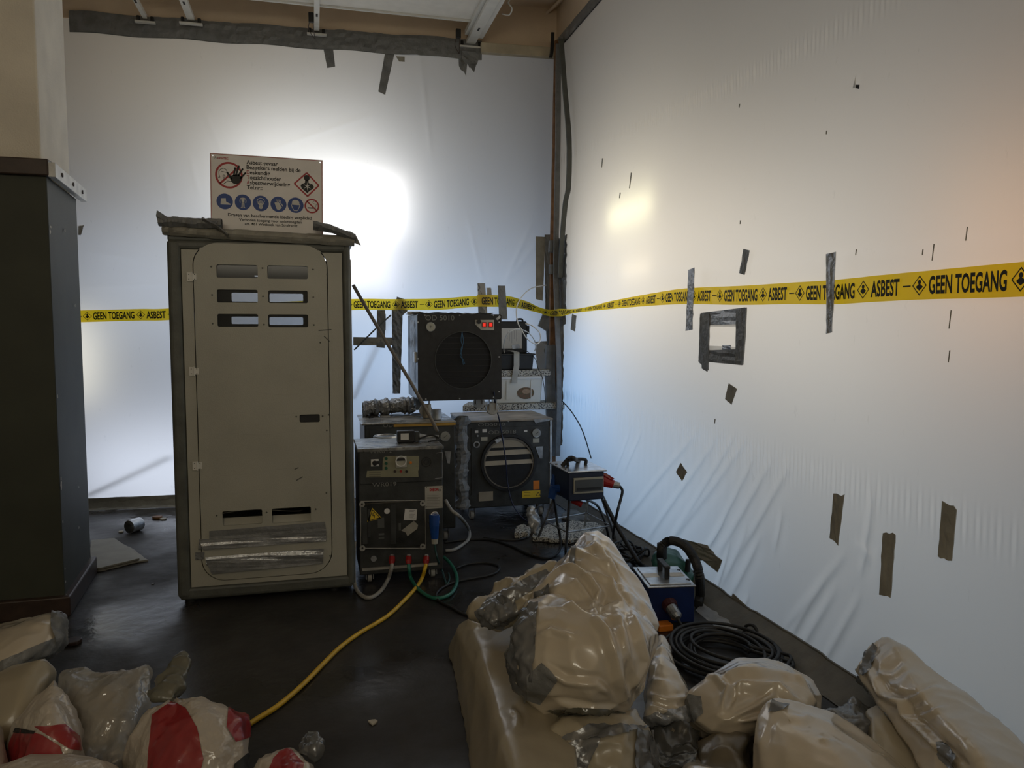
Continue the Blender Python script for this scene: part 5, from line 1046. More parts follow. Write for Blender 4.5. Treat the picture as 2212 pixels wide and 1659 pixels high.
for p in cps: p.x = min(p.x, 2.165)
obj('cable_coil', MB().tube(spline(cps, 2), .0085, 7), M_rubber, None, 'big coil of black cable on the floor beside the right sheet', 'cable', smooth=True)
hose('cable_end', F([(1595, 1390), (1605, 1370)], .01) + Fz([(1612, 1352, .05), (1628, 1352, .06), (1638, 1370, .03), (1645, 1392, .012)]), .008, M_rubber, 'loose cable end arching up behind the coil', 'cable')
hs_ = spline([atZ(1428, 1216, .10), atZ(1428, 1196, .24), atZ(1432, 1178, .32), atD(1450, 1168, 4.35), atD(1478, 1178, 4.25), atD(1500, 1208, 4.15), atD(1511, 1245, 4.08), atZ(1512, 1285, .05), atZ(1508, 1305, .03)], 22)
for p in hs_: p.x = min(p.x, 2.165)
n_ = len(hs_); obj('corrugated_hose', MB().tube(hs_, .024, 12, rad=[.0265 if i % 2 else .021 for i in range(n_)]), M_rubber, None, 'black corrugated hose arching behind the navy box', 'hose', smooth=False)

# ------------------------------------------------------------------ crumpled plastic bags and bundles
def crumple(P, seed, cell, amp, axis=None, stretch=1.):
    rng = np.random.RandomState(seed); Q_ = P.copy()
    if axis is not None:
        a = np.array(axis, float); a /= np.linalg.norm(a); Q_ = Q_ - np.outer(Q_ @ a, a)*(1-1/stretch)
    lo, hi = Q_.min(0), Q_.max(0)
    wv = .25*cell*np.sin(Q_[:, [1, 2, 0]]*3.1/cell+seed)
    Q_ = Q_ + wv
    vol = np.prod(hi-lo+cell*.5); N_ = int(min(420, max(14, vol/cell**3)))
    pts = rng.uniform(lo-cell*.2, hi+cell*.2, (N_, 3)); g = rng.normal(size=(N_, 3)); g /= np.linalg.norm(g, axis=1)[:, None]
    h = np.empty(len(Q_))
    for s in range(0, len(Q_), 6000):
        d = Q_[s:s+6000, None, :]-pts[None]; r2 = (d**2).sum(-1); v = (d*g[None]).sum(-1)*.55 - r2/cell*.55
        h[s:s+6000] = v.max(1)
    h -= h.mean(); sd = h.std() or 1
    return -amp*np.clip(h/sd, -2.2, 2.2)
def zfix(p, px, py):
    if p.z < .008: p = atZ(px, py, .008)
    if p.x > XR-.035: p = atX(px, py, XR-.035)
    return p
def lens(outline, t0, t1, thick, far=1.):
    """closed convex lump: measured outline at mid depth, bulging to the front and the back; t0/t1 depth at its upper/lower edge"""
    ys__ = [p[1] for p in outline]; y0, y1 = min(ys__), max(ys__); cx_ = sum(p[0] for p in outline)/len(outline); cy_ = sum(ys__)/len(outline); out = []
    for k, o_ in ((1., 0.), (.86, .30), (.86, -.30), (.55, .46), (.55, -.46), (.2, .52), (.2, -.52)):
        for px, py in outline:
            x = cx_+(px-cx_)*k; y = cy_+(py-cy_)*k; t = t0+(t1-t0)*(y-y0)/max(1, y1-y0)
            out.append(zfix(atD(x, y, t+o_*thick*(far if o_ > 0 else 1)), x, y))
    return out
def hulls_mesh(hulls, voxel, smooth_it):
    allm = MB()
    for pts in hulls:
        bm = bmesh.new(); [bm.verts.new(p) for p in pts]; r = bmesh.ops.convex_hull(bm, input=bm.verts)
        bmesh.ops.delete(bm, geom=list({g for g in r['geom_interior']+r['geom_unused'] if isinstance(g, bmesh.types.BMVert) and g.is_valid}), context='VERTS')
        bm.verts.index_update(); allm.add([v.co for v in bm.verts], [tuple(v.index for v in f.verts) for f in bm.faces]); bm.free()
    me = bpy.data.meshes.new('tmp'); me.from_pydata([tuple(v) for v in allm.V], [], allm.F); o = bpy.data.objects.new('tmp', me); C.objects.link(o)
    r = o.modifiers.new('r', 'REMESH'); r.mode = 'VOXEL'; r.voxel_size = voxel
    s = o.modifiers.new('s', 'SMOOTH'); s.factor = .5; s.iterations = smooth_it
    dg = bpy.context.evaluated_depsgraph_get(); m2 = bpy.data.meshes.new_from_object(o.evaluated_get(dg))
    bpy.data.objects.remove(o); bpy.data.meshes.remove(me)
    return m2
def ridges(P, Nn, lines):
    """sharp film creases along measured polylines: (points, height, half width)"""
    E = np.array(EYE); D_ = P-E; t = D_ @ np.array(FW); X = 1106+F_PX*(D_ @ np.array(RT))/t; Y_ = 829.5-F_PX*(D_ @ np.array(UP))/t
    face = ((E-P)*Nn).sum(1)/np.linalg.norm(E-P, axis=1); fw_ = np.clip(face*2.5+.25, 0, 1)*(face > -.1); h = np.zeros(len(P))
    for pts, am, wd in lines:
        best = np.full(len(P), 1e9); u_ = np.zeros(len(P)); sg_ = np.zeros(len(P)); n_ = len(pts)-1
        for i, ((x0, y0), (x1, y1)) in enumerate(zip(pts, pts[1:])):
            dx, dy = x1-x0, y1-y0; L2 = dx*dx+dy*dy; s_ = np.clip(((X-x0)*dx+(Y_-y0)*dy)/L2, 0, 1)
            d = np.hypot(X-x0-s_*dx, Y_-y0-s_*dy); c_ = ((X-x0)*dy-(Y_-y0)*dx); m_ = d < best
            best = np.where(m_, d, best); u_ = np.where(m_, (i+s_)/n_, u_); sg_ = np.where(m_, np.sign(c_), sg_)
        env = np.clip(np.minimum(u_, 1-u_)*4+.15, 0, 1)
        r = best/wd
        h += am*env*fw_*(np.clip(1-r, 0, 1)**1.0 - .55*np.exp(-((r-1.5)/.6)**2)*(sg_ > 0) - .15*np.exp(-((r-1.4)/.6)**2)*(sg_ < 0))
    return h
def bag_mesh(hulls, voxel=.011, smooth_it=8, seed=0, folds=((.16, .010), (.07, .0045)), axis=None, stretch=1., pleat=None, lines=()):
    me = hulls_mesh(hulls, voxel, smooth_it); n = len(me.vertices); P = np.empty(n*3); me.vertices.foreach_get('co', P); P = P.reshape(-1, 3); Nn = np.empty(n*3); me.vertex_normals.foreach_get('vector', Nn); Nn = Nn.reshape(-1, 3)
    h = np.zeros(n)
    for k, (c_, a_) in enumerate(folds): h += crumple(P, seed*13+k, c_, a_, axis, stretch)
    for pl_ in (pleat or []):
        c0_, ax_, nf, am, reach = pl_; c0_ = np.array(c0_); ax_ = np.array(ax_, float); ax_ /= np.linalg.norm(ax_)
        d = P-c0_; al_ = d @ ax_; perp = d-np.outer(al_, ax_); e1 = np.cross(ax_, [.3, .5, .81]); e1 /= np.linalg.norm(e1); e2 = np.cross(ax_, e1)
        th = np.arctan2(perp @ e2, perp @ e1); r_ = np.linalg.norm(d, axis=1)
        h += am*np.exp(-r_/reach)*(np.abs(((th*nf/(2*PI)+.35*np.sin(th*3+seed)) % 1)*2-1)*2-1)
    if lines: h += ridges(P, Nn, lines)
    P += Nn*h[:, None]; P[:, 2] = np.maximum(P[:, 2], .006); P[:, 0] = np.minimum(P[:, 0], XR-.02)
    me.vertices.foreach_set('co', P.reshape(-1)); me.update(); me.polygons.foreach_set('use_smooth', [True]*len(me.polygons))
    return me
def link_mesh(name, me, m, parent=None, origin=None, **k):
    n = len(me.vertices); P = np.empty(n*3); me.vertices.foreach_get('co', P); P = P.reshape(-1, 3)
    off = wloc(parent) if parent else Vector(origin)
    P -= np.array(off); me.vertices.foreach_set('co', P.reshape(-1)); me.update(); me.name = name
    me.materials.clear(); me.materials.append(m); o = bpy.data.objects.new(name, me); C.objects.link(o)
    if parent: o.parent = parent
    else: o.location = off
    return tag(o, **k)
def patch(me, poly, m, parent, name='tape', lift=.003, crk=.003, label=None, seed=0, front=True):
    """strip of tape or print that follows the bag: the skin inside a measured convex outline, raised a little"""
    bm = bmesh.new(); bm.from_mesh(me); cx_ = sum(p[0] for p in poly)/len(poly); cy_ = sum(p[1] for p in poly)/len(poly); ctr = ray(cx_, cy_)
    for i in range(len(poly)):
        a = ray(*poly[i]); b = ray(*poly[(i+1) % len(poly)]); nrm = a.cross(b)
        if nrm.dot(ctr) < 0: nrm = -nrm
        bmesh.ops.bisect_plane(bm, geom=bm.verts[:]+bm.edges[:]+bm.faces[:], dist=1e-6, plane_co=EYE, plane_no=nrm, clear_inner=True)
    bm.normal_update()
    bmesh.ops.delete(bm, geom=[f for f in bm.faces if f.normal.dot((EYE-f.calc_center_median()).normalized()) < .02], context='FACES')
    if not bm.faces: bm.free(); return None
    left = set(bm.faces); isl = []
    while left:
        st = [left.pop()]; cur = set(st)
        while st:
            for e_ in st.pop().edges:
                for g in e_.link_faces:
                    if g in left: left.discard(g); cur.add(g); st.append(g)
        isl.append(cur)
    isl.sort(key=len); kill = [f for c_ in isl[:-1] for f in c_]
    if kill: bmesh.ops.delete(bm, geom=kill, context='FACES')
    nm = [v.normal.copy() for v in bm.verts]; PP = np.array([list(v.co) for v in bm.verts]); hh = crumple(PP, seed+77, .035, .5) + crumple(PP, seed+99, .016, .25)
    for v, n_, x_ in zip(bm.verts, nm, hh): v.co += n_*(lift+crk*max(-.6, float(x_)+.4))
    m2 = bpy.data.meshes.new(name); bm.to_mesh(m2); bm.free(); m2.polygons.foreach_set('use_smooth', [True]*len(m2.polygons))
    return link_mesh(name, m2, m, parent, label=label)
def bag(name, hulls, m, label, patches=(), cat='bag', group='wrapped waste bags and bundles', extra=(), **k):
    me = bag_mesh(hulls, **k); n = len(me.vertices); P = np.empty(n*3); me.vertices.foreach_get('co', P); P = P.reshape(-1, 3); lo, hi = P.min(0), P.max(0)
    t = thing(name, ((lo[0]+hi[0])/2, (lo[1]+hi[1])/2, lo[2]), label, cat, group)
    for i, pt in enumerate(patches): patch(me, pt[0], pt[1], t, seed=i, **(pt[2] if len(pt) > 2 else {}))
    link_mesh('skin', me, m, t)
    for ex in extra:
        e2 = bag_mesh(ex[1], **ex[3]); link_mesh(ex[0], e2, ex[2], t, label=ex[4] if len(ex) > 4 else None)
    return t
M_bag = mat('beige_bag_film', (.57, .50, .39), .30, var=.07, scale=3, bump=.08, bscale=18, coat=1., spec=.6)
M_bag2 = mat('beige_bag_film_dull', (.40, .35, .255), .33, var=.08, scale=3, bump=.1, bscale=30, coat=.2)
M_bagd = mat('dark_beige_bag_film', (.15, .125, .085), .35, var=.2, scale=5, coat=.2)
M_foil = mat('crinkled_silver_tape', (.20, .205, .21), .24, .35, var=.12, scale=9, bump=.25, bscale=30)
M_wbag = thin_mat('white_bag_film', (.62, .56, .48), .22, .12, .22, bump=.25)
M_neck = mat('olive_neck_film', (.15, .145, .11), .35, var=.15, coat=.2)
M_cbag = thin_mat('clear_bag_film', (.66, .63, .57), .25, .25, .15, clear=.52, bump=.3)
M_redb = mat('red_bag_print', (.32, .025, .03), .28, var=.08, scale=6, coat=.4)
Fo = lambda *k: list(k)
Zc = lambda L: [atZ(x, y, z) for x, y, z in L]
# long flat bundle in front, left
bag('wrapped_bundle', [Zc([(972, 1402, .01), (990, 1352, .20), (1016, 1338, .27), (1045, 1334, .28), (1180, 1352, .28), (1215, 1400, .27), (1190, 1420, .01), (1030, 1760, .01), (1128, 1745, .27), (1150, 1750, .28), (1265, 1745, .26), (1260, 1800, .01), (1000, 1560, .01)])], M_bag2,
    'long flat beige wrapped bundle under the biggest bag, on the left of the pile', voxel=.011, smooth_it=3, seed=3, folds=((.30, .004), (.12, .0018)), lines=[([(1104, 1530), (1120, 1545), (1118, 1575)], 0.011, 8), ([(1010, 1345), (1035, 1352), (1060, 1345)], 0.010, 8)])
big = [(1095, 1420), (1112, 1345), (1150, 1308), (1215, 1298), (1330, 1300), (1400, 1318), (1430, 1365), (1424, 1420), (1390, 1500), (1350, 1552), (1290, 1568), (1200, 1540), (1118, 1488)]
up_ = [(1112, 1350), (1150, 1285), (1205, 1225), (1236, 1172), (1260, 1146), (1293, 1142), (1318, 1160), (1366, 1238), (1410, 1302), (1430, 1352), (1400, 1420), (1200, 1420)]
top_ = [(1224, 1225), (1236, 1172), (1260, 1146), (1293, 1142), (1318, 1158), (1350, 1210), (1370, 1262), (1280, 1270)]
ncl = list(atD(1362, 1552, 2.62))
bag('waste_bag', [lens(big, 2.75, 2.55, .46), lens(up_, 3.22, 2.70, .36), lens([(1330, 1535), (1380, 1540), (1395, 1562), (1345, 1568)], 2.6, 2.55, .08)], M_bag,
    'biggest beige waste bag in the middle, silver tape down its left side',
    patches=[([(1084, 1480), (1084, 1400), (1106, 1332), (1150, 1304), (1192, 1298), (1174, 1400), (1152, 1470), (1148, 1530), (1110, 1505)], M_foil, dict(crk=.006, label='crinkled silver tape down the left side')),
             ([(1140, 1460), (1172, 1432), (1206, 1468), (1168, 1520), (1140, 1510)], M_tape, dict(lift=.006, crk=.001, label='smooth grey tape patch')),
             ([(1100, 1492), (1160, 1522), (1250, 1528), (1345, 1522), (1350, 1556), (1290, 1572), (1190, 1545)], mat('taped_fold', (.12, .115, .09), .22, coat=.5), dict(lift=.005, crk=.005)),
             ([(1222, 1240), (1236, 1180), (1246, 1170), (1240, 1240)], M_foil, dict(lift=.004)), ([(1150, 1302), (1160, 1280), (1188, 1262), (1190, 1285), (1175, 1300)], M_foil, dict(crk=.005))],
    voxel=.0062, smooth_it=12, seed=21, folds=((.30, .010), (.11, .0040), (.05, .0012)), axis=(RT*.45-UP*.8), stretch=3.2, lines=[
        ([(1278, 1155), (1300, 1195), (1326, 1227)], 0.018, 12), ([(1227, 1194), (1282, 1181), (1333, 1235)], 0.018, 11), ([(1216, 1220), (1262, 1248), (1294, 1284), (1282, 1309)], 0.024, 11),
        ([(1266, 1318), (1310, 1372), (1329, 1427), (1342, 1481), (1364, 1530)], 0.027, 15), ([(1333, 1290), (1342, 1370), (1352, 1450)], 0.016, 15), ([(1118, 1330), (1160, 1308), (1218, 1305), (1268, 1334)], 0.024, 11),
        ([(1255, 1232), (1317, 1257), (1352, 1270)], 0.018, 9), ([(1154, 1375), (1190, 1360), (1253, 1380)], 0.010, 9), ([(1228, 1192), (1270, 1200), (1326, 1228), (1350, 1262)], 0.016, 9),
        ([(1317, 1162), (1368, 1226), (1409, 1309), (1425, 1350)], 0.016, 11), ([(1352, 1273), (1377, 1353), (1400, 1430), (1380, 1500)], 0.018, 14), ([(1290, 1340), (1320, 1330), (1350, 1350)], 0.010, 8), ([(1140, 1300), (1175, 1262), (1215, 1235), (1262, 1240)], 0.016, 10),
        ([(1240, 1260), (1270, 1290), (1300, 1340)], 0.013, 8), ([(1310, 1240), (1330, 1290), (1366, 1330)], 0.014, 8), ([(1160, 1440), (1220, 1475), (1290, 1480), (1340, 1520)], 0.011, 12), ([(1110, 1490), (1180, 1525), (1260, 1535), (1350, 1545)], 0.016, 9)])
bag('waste_bag', [lens([(1022, 1325), (1048, 1292), (1090, 1262), (1150, 1236), (1210, 1216), (1235, 1240), (1200, 1300), (1150, 1325), (1120, 1345), (1062, 1364), (1036, 1352)], 3.30, 3.02, .26)], M_bag2,
    'slim beige bag end wrapped in crinkled silver tape, poking out left of the biggest bag', patches=[([(1030, 1322), (1055, 1292), (1098, 1272), (1112, 1290), (1120, 1330), (1085, 1358), (1040, 1358)], M_foil, dict(crk=.007, label='crinkled silver tape')), ([(1085, 1282), (1130, 1252), (1178, 1230), (1190, 1240), (1150, 1275), (1110, 1300)], M_foil, dict(crk=.007, lift=.005))],
    voxel=.009, smooth_it=3, seed=5, folds=((.09, .011), (.045, .005)))
bag('wrapped_bundle', [lens([(1405, 1395), (1430, 1372), (1448, 1400), (1488, 1500), (1492, 1560), (1420, 1570), (1392, 1560), (1388, 1500)], 3.28, 2.85, .26)], M_bag,
    'slanting narrow beige bundle right of the biggest bag beside the cable coil', patches=[([(1392, 1548), (1490, 1522), (1500, 1575), (1400, 1585)], M_tapeshine, dict(crk=.005))], voxel=.008, smooth_it=3, seed=8, folds=((.14, .005), (.06, .0025)), axis=tuple(RT), stretch=2.5, lines=[([(1398, 1500), (1440, 1512), (1486, 1508)], 0.016, 8), ([(1400, 1524), (1450, 1542), (1495, 1560)], 0.016, 8), ([(1408, 1470), (1440, 1478)], 0.011, 8), ([(1405, 1540), (1450, 1560)], 0.010, 8)])
bag('waste_bag', [lens([(1172, 1560), (1200, 1535), (1300, 1530), (1372, 1532), (1404, 1570), (1420, 1640), (1430, 1790), (1215, 1790), (1195, 1660)], 2.58, 2.42, .34)], M_bag2,
    'beige bag at the lower edge under the biggest bag, crossed by grey tape', patches=[([(1215, 1592), (1280, 1566), (1400, 1570), (1405, 1596), (1300, 1598), (1225, 1618)], M_foil, dict(crk=.006, lift=.006)), ([(1370, 1575), (1404, 1580), (1425, 1670), (1368, 1670)], M_foil, dict(crk=.006, lift=.007)), ([(1205, 1618), (1240, 1600), (1300, 1590), (1260, 1680), (1210, 1680)], M_foil, dict(crk=.005, lift=.004))],
    voxel=.010, smooth_it=4, seed=9, folds=((.15, .010), (.06, .004)))
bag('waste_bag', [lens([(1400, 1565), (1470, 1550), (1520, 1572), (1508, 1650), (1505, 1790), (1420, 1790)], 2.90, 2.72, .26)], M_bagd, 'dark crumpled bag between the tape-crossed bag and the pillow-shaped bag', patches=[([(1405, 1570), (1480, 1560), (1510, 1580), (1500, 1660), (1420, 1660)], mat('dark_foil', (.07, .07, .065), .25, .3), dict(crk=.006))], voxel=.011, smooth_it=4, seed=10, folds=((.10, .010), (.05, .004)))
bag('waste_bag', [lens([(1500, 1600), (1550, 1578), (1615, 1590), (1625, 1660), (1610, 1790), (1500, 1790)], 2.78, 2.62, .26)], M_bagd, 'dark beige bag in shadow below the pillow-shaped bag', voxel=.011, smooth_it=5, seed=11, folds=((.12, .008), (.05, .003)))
bag('waste_bag', [lens([(1476, 1530), (1484, 1498), (1530, 1460), (1592, 1421), (1650, 1415), (1702, 1434), (1760, 1465), (1780, 1502), (1772, 1545), (1735, 1562), (1660, 1575), (1590, 1600), (1520, 1596), (1482, 1565)], 3.12, 2.85, .40)], M_bag,
    'pillow-shaped beige bag in front of the cable coil, grey tape on its left end', patches=[([(1474, 1525), (1490, 1500), (1515, 1505), (1520, 1540), (1500, 1560), (1478, 1556)], M_tape, dict(crk=.004, label='grey tape on the end'))],
    voxel=.0065, smooth_it=14, seed=22, folds=((.28, .008), (.10, .003), (.05, .001)), axis=tuple(RT*.9+UP*.3), stretch=2.4, lines=[
        ([(1543, 1468), (1573, 1491), (1556, 1528)], 0.019, 10), ([(1565, 1496), (1606, 1484), (1679, 1487), (1726, 1528)], 0.027, 12), ([(1587, 1548), (1635, 1524), (1676, 1495)], 0.018, 9), ([(1484, 1498), (1520, 1472), (1548, 1470)], 0.014, 9),
        ([(1576, 1456), (1657, 1454), (1767, 1478)], 0.011, 10), ([(1600, 1425), (1680, 1450), (1772, 1500)], 0.010, 9), ([(1700, 1440), (1740, 1490), (1770, 1535)], 0.011, 8), ([(1600, 1560), (1650, 1550), (1700, 1530)], 0.011, 8)])
bag('waste_bag', [lens([(1622, 1610), (1640, 1550), (1672, 1516), (1722, 1526), (1800, 1552), (1880, 1606), (1990, 1700), (2080, 1800), (1640, 1800)], 2.66, 2.36, .42)], M_bag,
    'large smooth beige bag at the lower edge with a tied upper corner', patches=[([(1660, 1540), (1670, 1516), (1705, 1522), (1700, 1532)], M_foil, dict(crk=.006))], voxel=.010, smooth_it=8, seed=13, folds=((.30, .010), (.12, .0035)), axis=tuple(RT*.8-UP*.5), stretch=2.5, lines=[([(1690, 1520), (1804, 1535), (1914, 1630)], 0.013, 10), ([(1780, 1555), (1877, 1630), (1960, 1658)], 0.011, 9), ([(1700, 1542), (1735, 1550), (1750, 1545)], 0.011, 8), ([(1770, 1590), (1795, 1600)], 0.011, 8), ([(1680, 1520), (1650, 1560), (1640, 1620)], 0.010, 10)])
bag('wrapped_bundle', [[zfix(atD(x, y, t), x, y) for x, y, t in ((1842, 1446, 3.02), (1868, 1402, 3.08), (1914, 1376, 3.12), (1926, 1379, 3.16), (1880, 1500, 2.92), (1850, 1470, 3.2), (1985, 1640, 2.55), (2060, 1760, 2.30), (2330, 1760, 2.25), (2212, 1602, 2.48), (2060, 1468, 2.86), (1990, 1500, 2.60), (2100, 1620, 2.30), (2200, 1760, 2.1), (1900, 1430, 3.5), (2212, 1640, 2.9), (1960, 1560, 2.95))]], M_bag,
    'long beige bundle leaning along the right sheet, torn silver tape at its upper end',
    patches=[([(1856, 1455), (1865, 1420), (1888, 1392), (1896, 1400), (1884, 1440), (1868, 1462)], M_foil, dict(crk=.006, label='torn silver tape')), ([(1846, 1452), (1858, 1455), (1880, 1500), (1885, 1535), (1862, 1520)], M_tape, dict(crk=.004)), ([(2022, 1605), (2045, 1602), (2070, 1640), (2062, 1670), (2030, 1640)], M_foil, dict(crk=.007))],
    voxel=.009, smooth_it=5, seed=14, folds=((.30, .006), (.10, .003)), axis=tuple(RT-UP*.4), stretch=2.0, lines=[([(1863, 1432), (1905, 1500), (1947, 1522), (1951, 1546), (2024, 1608), (2090, 1665)], 0.024, 10), ([(1914, 1513), (1973, 1509), (2031, 1483)], 0.014, 9), ([(1890, 1460), (1930, 1455), (1960, 1430)], 0.010, 9), ([(1960, 1552), (2000, 1548), (2040, 1530)], 0.011, 8), ([(1890, 1390), (1872, 1425), (1850, 1450)], 0.011, 8)])
bag('wrapped_bundle', [lens([(1862, 1560), (1868, 1532), (1905, 1524), (1942, 1542), (2010, 1610), (2080, 1700), (2100, 1800), (1920, 1800), (1880, 1660)], 2.86, 2.50, .24)], M_bag2, 'narrow beige bundle squeezed between the leaning bundle and the large smooth bag', patches=[([(1905, 1528), (1918, 1534), (1945, 1566), (1935, 1572), (1912, 1552)], M_foil, dict(crk=.006))], voxel=.011, smooth_it=5, seed=15, folds=((.2, .006),))
bag('taped_knot', [lens([(1782, 1568), (1800, 1535), (1845, 1514), (1882, 1528), (1884, 1560), (1878, 1605), (1860, 1640), (1800, 1640)], 2.92, 2.74, .22)], M_foil, 'silver-taped bag knot behind the large smooth bag', voxel=.009, smooth_it=3, seed=16, folds=((.08, .012), (.04, .005)))
bag('waste_bag', [lens([(1455, 1680), (1478, 1644), (1520, 1648), (1580, 1660), (1620, 1700), (1620, 1800), (1440, 1800)], 2.52, 2.44, .22)], M_bag, 'corner of a beige bag just showing at the lower edge below the dark bags', voxel=.012, smooth_it=5, seed=17, folds=((.15, .006),))
# left group
bag('wrapped_bundle', [lens([(-90, 1362), (40, 1334), (112, 1325), (140, 1330), (143, 1382), (115, 1420), (25, 1462), (-90, 1520)], 3.45, 3.10, .34)], M_bag, 'beige wrapped bundle at the foot of the pillar with a grey taped edge',
    patches=[([(110, 1322), (146, 1326), (146, 1392), (122, 1400), (108, 1360)], M_tape, dict(crk=.006)), ([(-20, 1440), (60, 1402), (142, 1368), (140, 1400), (60, 1445), (-20, 1485)], M_tape, dict(crk=.005, label='grey tape along the lower edge'))], voxel=.011, smooth_it=3, seed=31, folds=((.22, .008), (.09, .003)))
bag('waste_bag', [lens([(-90, 1490), (30, 1445), (100, 1418), (122, 1448), (110, 1500), (60, 1600), (-90, 1680)], 3.05, 2.75, .30)], M_bag2, 'beige bag under the bundle with the grey taped edge', voxel=.012, smooth_it=5, seed=32, folds=((.2, .008),))
bag('waste_bag', [lens([(118, 1510), (138, 1456), (180, 1462), (222, 1453), (280, 1459), (300, 1448), (316, 1444), (314, 1500), (292, 1562), (255, 1640), (235, 1760), (150, 1760), (130, 1600)], 2.92, 2.66, .30)], M_cbag, 'cloudy clear bag holding pale scraps, between the red and white bags',
    voxel=.008, smooth_it=3, seed=33, folds=((.12, .010), (.07, .004), (.035, .0018)), axis=tuple(UP+RT*.4), stretch=1.8, group='clear and red-white bags', extra=[('contents', [lens([(140, 1520), (150, 1490), (240, 1480), (285, 1485), (280, 1540), (240, 1610), (160, 1610)], 2.88, 2.70, .18)], mat('pale_scraps', (.34, .29, .22), .7), dict(voxel=.014, smooth_it=3, seed=3, folds=((.08, .008),)), None)])
RW = 'clear and red-white bags'
bag('waste_bag', [lens([(14, 1600), (30, 1555), (70, 1520), (118, 1462), (140, 1500), (165, 1560), (180, 1620), (175, 1760), (20, 1760)], 2.74, 2.52, .34)], M_wbag, 'red-printed clear bag on the far left beside the cloudy clear bag',
    patches=[([(16, 1588), (40, 1574), (90, 1586), (130, 1612), (140, 1640), (20, 1650)], M_redb, dict(crk=.001)), ([(75, 1570), (140, 1566), (170, 1590), (176, 1622), (150, 1618)], M_redb, dict(crk=.001)), ([(18, 1574), (40, 1572), (78, 1580), (76, 1586), (20, 1582)], M_print, dict(crk=.001, lift=.004))], voxel=.008, smooth_it=3, seed=34, folds=((.14, .008), (.07, .004), (.035, .0018)), axis=tuple(UP+RT*.4), stretch=1.8, group=RW)
bag('waste_bag', [lens([(-90, 1660), (50, 1632), (150, 1618), (205, 1632), (262, 1670), (290, 1800), (-90, 1800)], 2.42, 2.30, .26)], M_wbag, 'milky white bag along the lower left edge of the pile', voxel=.012, smooth_it=6, seed=35, folds=((.2, .008),), group=RW)
bag('waste_bag', [lens([(-90, 1570), (-5, 1560), (10, 1590), (16, 1640), (10, 1760), (-90, 1760)], 2.62, 2.5, .2)], M_wbag, 'sliver of a white bag at the far left edge', voxel=.014, smooth_it=4, seed=36, folds=((.2, .006),), group=RW)
ncl = list(atD(372, 1508, 2.62))
bag('waste_bag', [lens([(262, 1680), (278, 1590), (322, 1534), (370, 1512), (436, 1501), (500, 1526), (536, 1546), (541, 1600), (540, 1800), (262, 1800)], 2.66, 2.44, .36)], M_wbag, 'big white bag with large red print and twisted grey neck, beside the yellow hose',
    patches=[([(325, 1590), (330, 1545), (372, 1514), (402, 1530), (425, 1570), (440, 1640), (430, 1680), (318, 1680)], M_redb, dict(crk=.001, label='large red printed shape')), ([(448, 1504), (500, 1526), (540, 1548), (540, 1592), (485, 1612), (488, 1580), (470, 1540)], M_redb, dict(crk=.001)), ([(495, 1640), (530, 1618), (534, 1626), (504, 1652), (500, 1690), (488, 1690)], M_print, dict(crk=.001))],
    voxel=.008, smooth_it=3, seed=37, folds=((.2, .010), (.07, .004), (.035, .0018)), axis=tuple(UP+RT*.4), stretch=1.8, group=RW, pleat=[(ncl, tuple(-UP), 10, .014, .14)],
    extra=[('twisted_neck', [lens([(328, 1512), (336, 1475), (352, 1440), (372, 1418), (398, 1406), (412, 1416), (411, 1440), (392, 1470), (386, 1500), (376, 1516)], 2.86, 2.64, .10)], M_neck, dict(voxel=.006, smooth_it=3, seed=4, folds=((.05, .008), (.025, .003)), axis=tuple(RT), stretch=2.5), 'twisted grey-taped neck')])
bag('waste_bag', [lens([(535, 1680), (555, 1636), (590, 1620), (616, 1611), (650, 1624), (684, 1650), (700, 1700), (700, 1800), (530, 1800)], 2.55, 2.42, .28)], M_wbag, 'small red-printed bag with a silver-taped neck, rightmost of the red and white bags',
    patches=[([(576, 1680), (590, 1640), (612, 1616), (630, 1622), (655, 1650), (650, 1690)], M_redb, dict(crk=.001))], voxel=.008, smooth_it=3, seed=38, folds=((.12, .009), (.07, .004), (.035, .0018)), axis=tuple(UP+RT*.4), stretch=1.8, group=RW,
    extra=[('taped_neck', [lens([(640, 1634), (646, 1600), (660, 1582), (677, 1576), (692, 1588), (692, 1610), (684, 1640)], 2.62, 2.5, .08)], M_foil, dict(voxel=.006, smooth_it=2, seed=5, folds=((.04, .008), (.02, .003))), 'silver-taped neck')])
# pump behind the navy box
gp = bag_mesh([lens([(1404, 1212), (1412, 1190), (1432, 1180), (1462, 1190), (1480, 1215), (1502, 1240), (1500, 1262), (1420, 1260)], 4.75, 4.50, .2)], voxel=.012, smooth_it=3, seed=40, folds=((.2, .004),))
gt = thing('green_pump', atZ(1450, 1245, 0), 'dark green plastic pump body under the arching corrugated hose', 'pump'); link_mesh('housing', gp, M_greenpl, gt)
p = atD(1488, 1216, 4.5); p.x = min(p.x, 2.1); obj('spout', MB().cyl((p.x, p.y, p.z-.05), (p.x+.005, p.y, p.z+.02), .016, n=12), M_rubber, gt)
p = atD(1430, 1188, 4.55); obj('hose_socket', MB().cyl((p.x, p.y, p.z-.05), (p.x, p.y, p.z+.04), .03, n=14), M_rubber, gt)
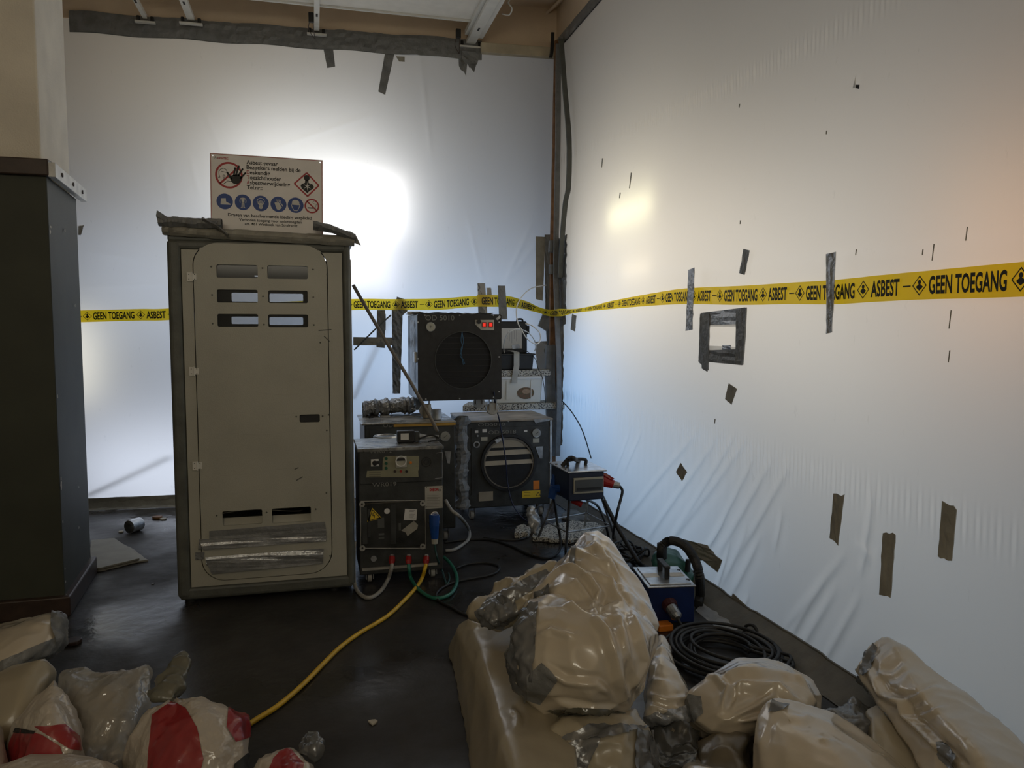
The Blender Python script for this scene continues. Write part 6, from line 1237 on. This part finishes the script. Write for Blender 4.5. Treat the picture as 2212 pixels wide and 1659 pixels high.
# clear film and scraps on the floor beside the box
slabs = []
obj('film_scrap', MB().grid([[atZ(1502+9*i+6*j, 1318+7.5*i+ -1.5*j*4, .01+.02*abs(cr(i, j))) for j in range(7)] for i in range(9)]), M_clearp, None, 'clear crumpled film lying between the navy box and the right sheet', 'film')
slab('foam_rubble', [atZ(x, y, 0.002) for x, y in ((1150, 1170), (1152, 1152), (1190, 1140), (1235, 1134), (1290, 1138), (1308, 1150), (1270, 1166), (1230, 1176))], .035, M_foam, 'broken slab of speckled foam on the floor under the stool', 'foam board', jit=.03, group='speckled foam pieces on the floor', seed=4, bevel=.01)
slab('foam_rubble', [atZ(x, y, 0.002) for x, y in ((1112, 1164), (1114, 1150), (1130, 1144), (1145, 1150), (1142, 1163))], .05, M_foam, 'small lump of speckled foam on the floor left of the stool', 'foam board', jit=.02, group='speckled foam pieces on the floor', seed=5, bevel=.012)
slab('foam_rubble', [atZ(x, y, 0.002) for x, y in ((1215, 1122), (1225, 1108), (1262, 1104), (1300, 1118), (1290, 1130), (1240, 1132))], .03, mat('grey_rubble', (.22, .22, .21), .9, var=.3, scale=12, bump=.6, bscale=50), 'grey rubble heap behind the stool', 'rubble', jit=.04, seed=6, bevel=.01)
bag_ = bag_mesh([lens([(1136, 1120), (1142, 1096), (1160, 1098), (1168, 1130), (1158, 1160), (1150, 1150)], 5.55, 5.45, .10)], voxel=.010, smooth_it=2, seed=41, folds=((.05, .010),))
ft = thing('foil_rag', atZ(1152, 1150, 0), 'crumpled grey plastic rag hanging beside the right scrubber', 'rag'); link_mesh('rag', bag_, M_tapeshine, ft)
# floor bits on the left
ca = atZ(279, 1141, .042); cb_ = atZ(302, 1134, .042); d_ = (cb_-ca).normalized(); d_.z = 0
M_ = Matrix.Translation(Vector((ca.x, ca.y, .052))) @ d_.to_track_quat('Z', 'Y').to_matrix().to_4x4()
obj('tin_can', MB().lathe([(.001, .105), (.048, .105), (.050, .10), (.050, 0), (.047, 0), (.046, .09), (.001, .09)], M_, 28, cap=False), M_alu, None, 'shiny open tin can lying on the floor by the back sheet', 'can')
slab('board_piece', [atZ(x, y, .002) for x, y in ((196, 1178), (250, 1172), (292, 1192), (320, 1213), (296, 1216), (222, 1234), (190, 1236))], .012, mat('grey_beige_board', (.34, .33, .29), .7, var=.06), 'pale broken board lying on the floor beside the pillar, lower one', 'board', jit=.01, group='broken boards by the pillar', seed=7, bevel=.002)
slab('board_piece', [atZ(x, y, .018) for x, y in ((196, 1170), (248, 1165), (284, 1190), (300, 1210), (218, 1230), (190, 1232))], .012, bpy.data.materials['grey_beige_board'], 'pale broken board on top of the other by the pillar', 'board', jit=.01, group='broken boards by the pillar', seed=8, bevel=.002)
bits = [(262, 1150, .03, 'small crumb of rubble in front of the tin can', M_chip), (352, 1122, .028, 'small pale crumb of rubble beside the cabin near the back sheet', M_chip), (160, 1390, .06, 'flat brown scrap on the floor near the pillar foot', M_brown), (806, 1562, .022, 'tiny white crumb on the dark floor right of the yellow hose', M_chip), (330, 1262, .012, 'tiny dark crumb on the wet floor left of the cabin', M_brown), (340, 1120, .05, 'rust-coloured flake on the floor next to the cabin', M_wood)]
for k, (x, y, s_, lb, m_) in enumerate(bits):
    p = atZ(x, y, 0); P_ = [Vector((p.x+s_*(.8+.5*cr(k, j))*math.cos(t), p.y+s_*(.8+.5*cr(j, k))*math.sin(t), .001)) for j, t in enumerate([2*PI*i/7 for i in range(7)])]
    obj('rubble_bit', MB().prism(P_, (0, 0, s_*.35)), m_, None, lb, 'rubble', 'crumbs of rubble on the floor', bevel=s_*.08)
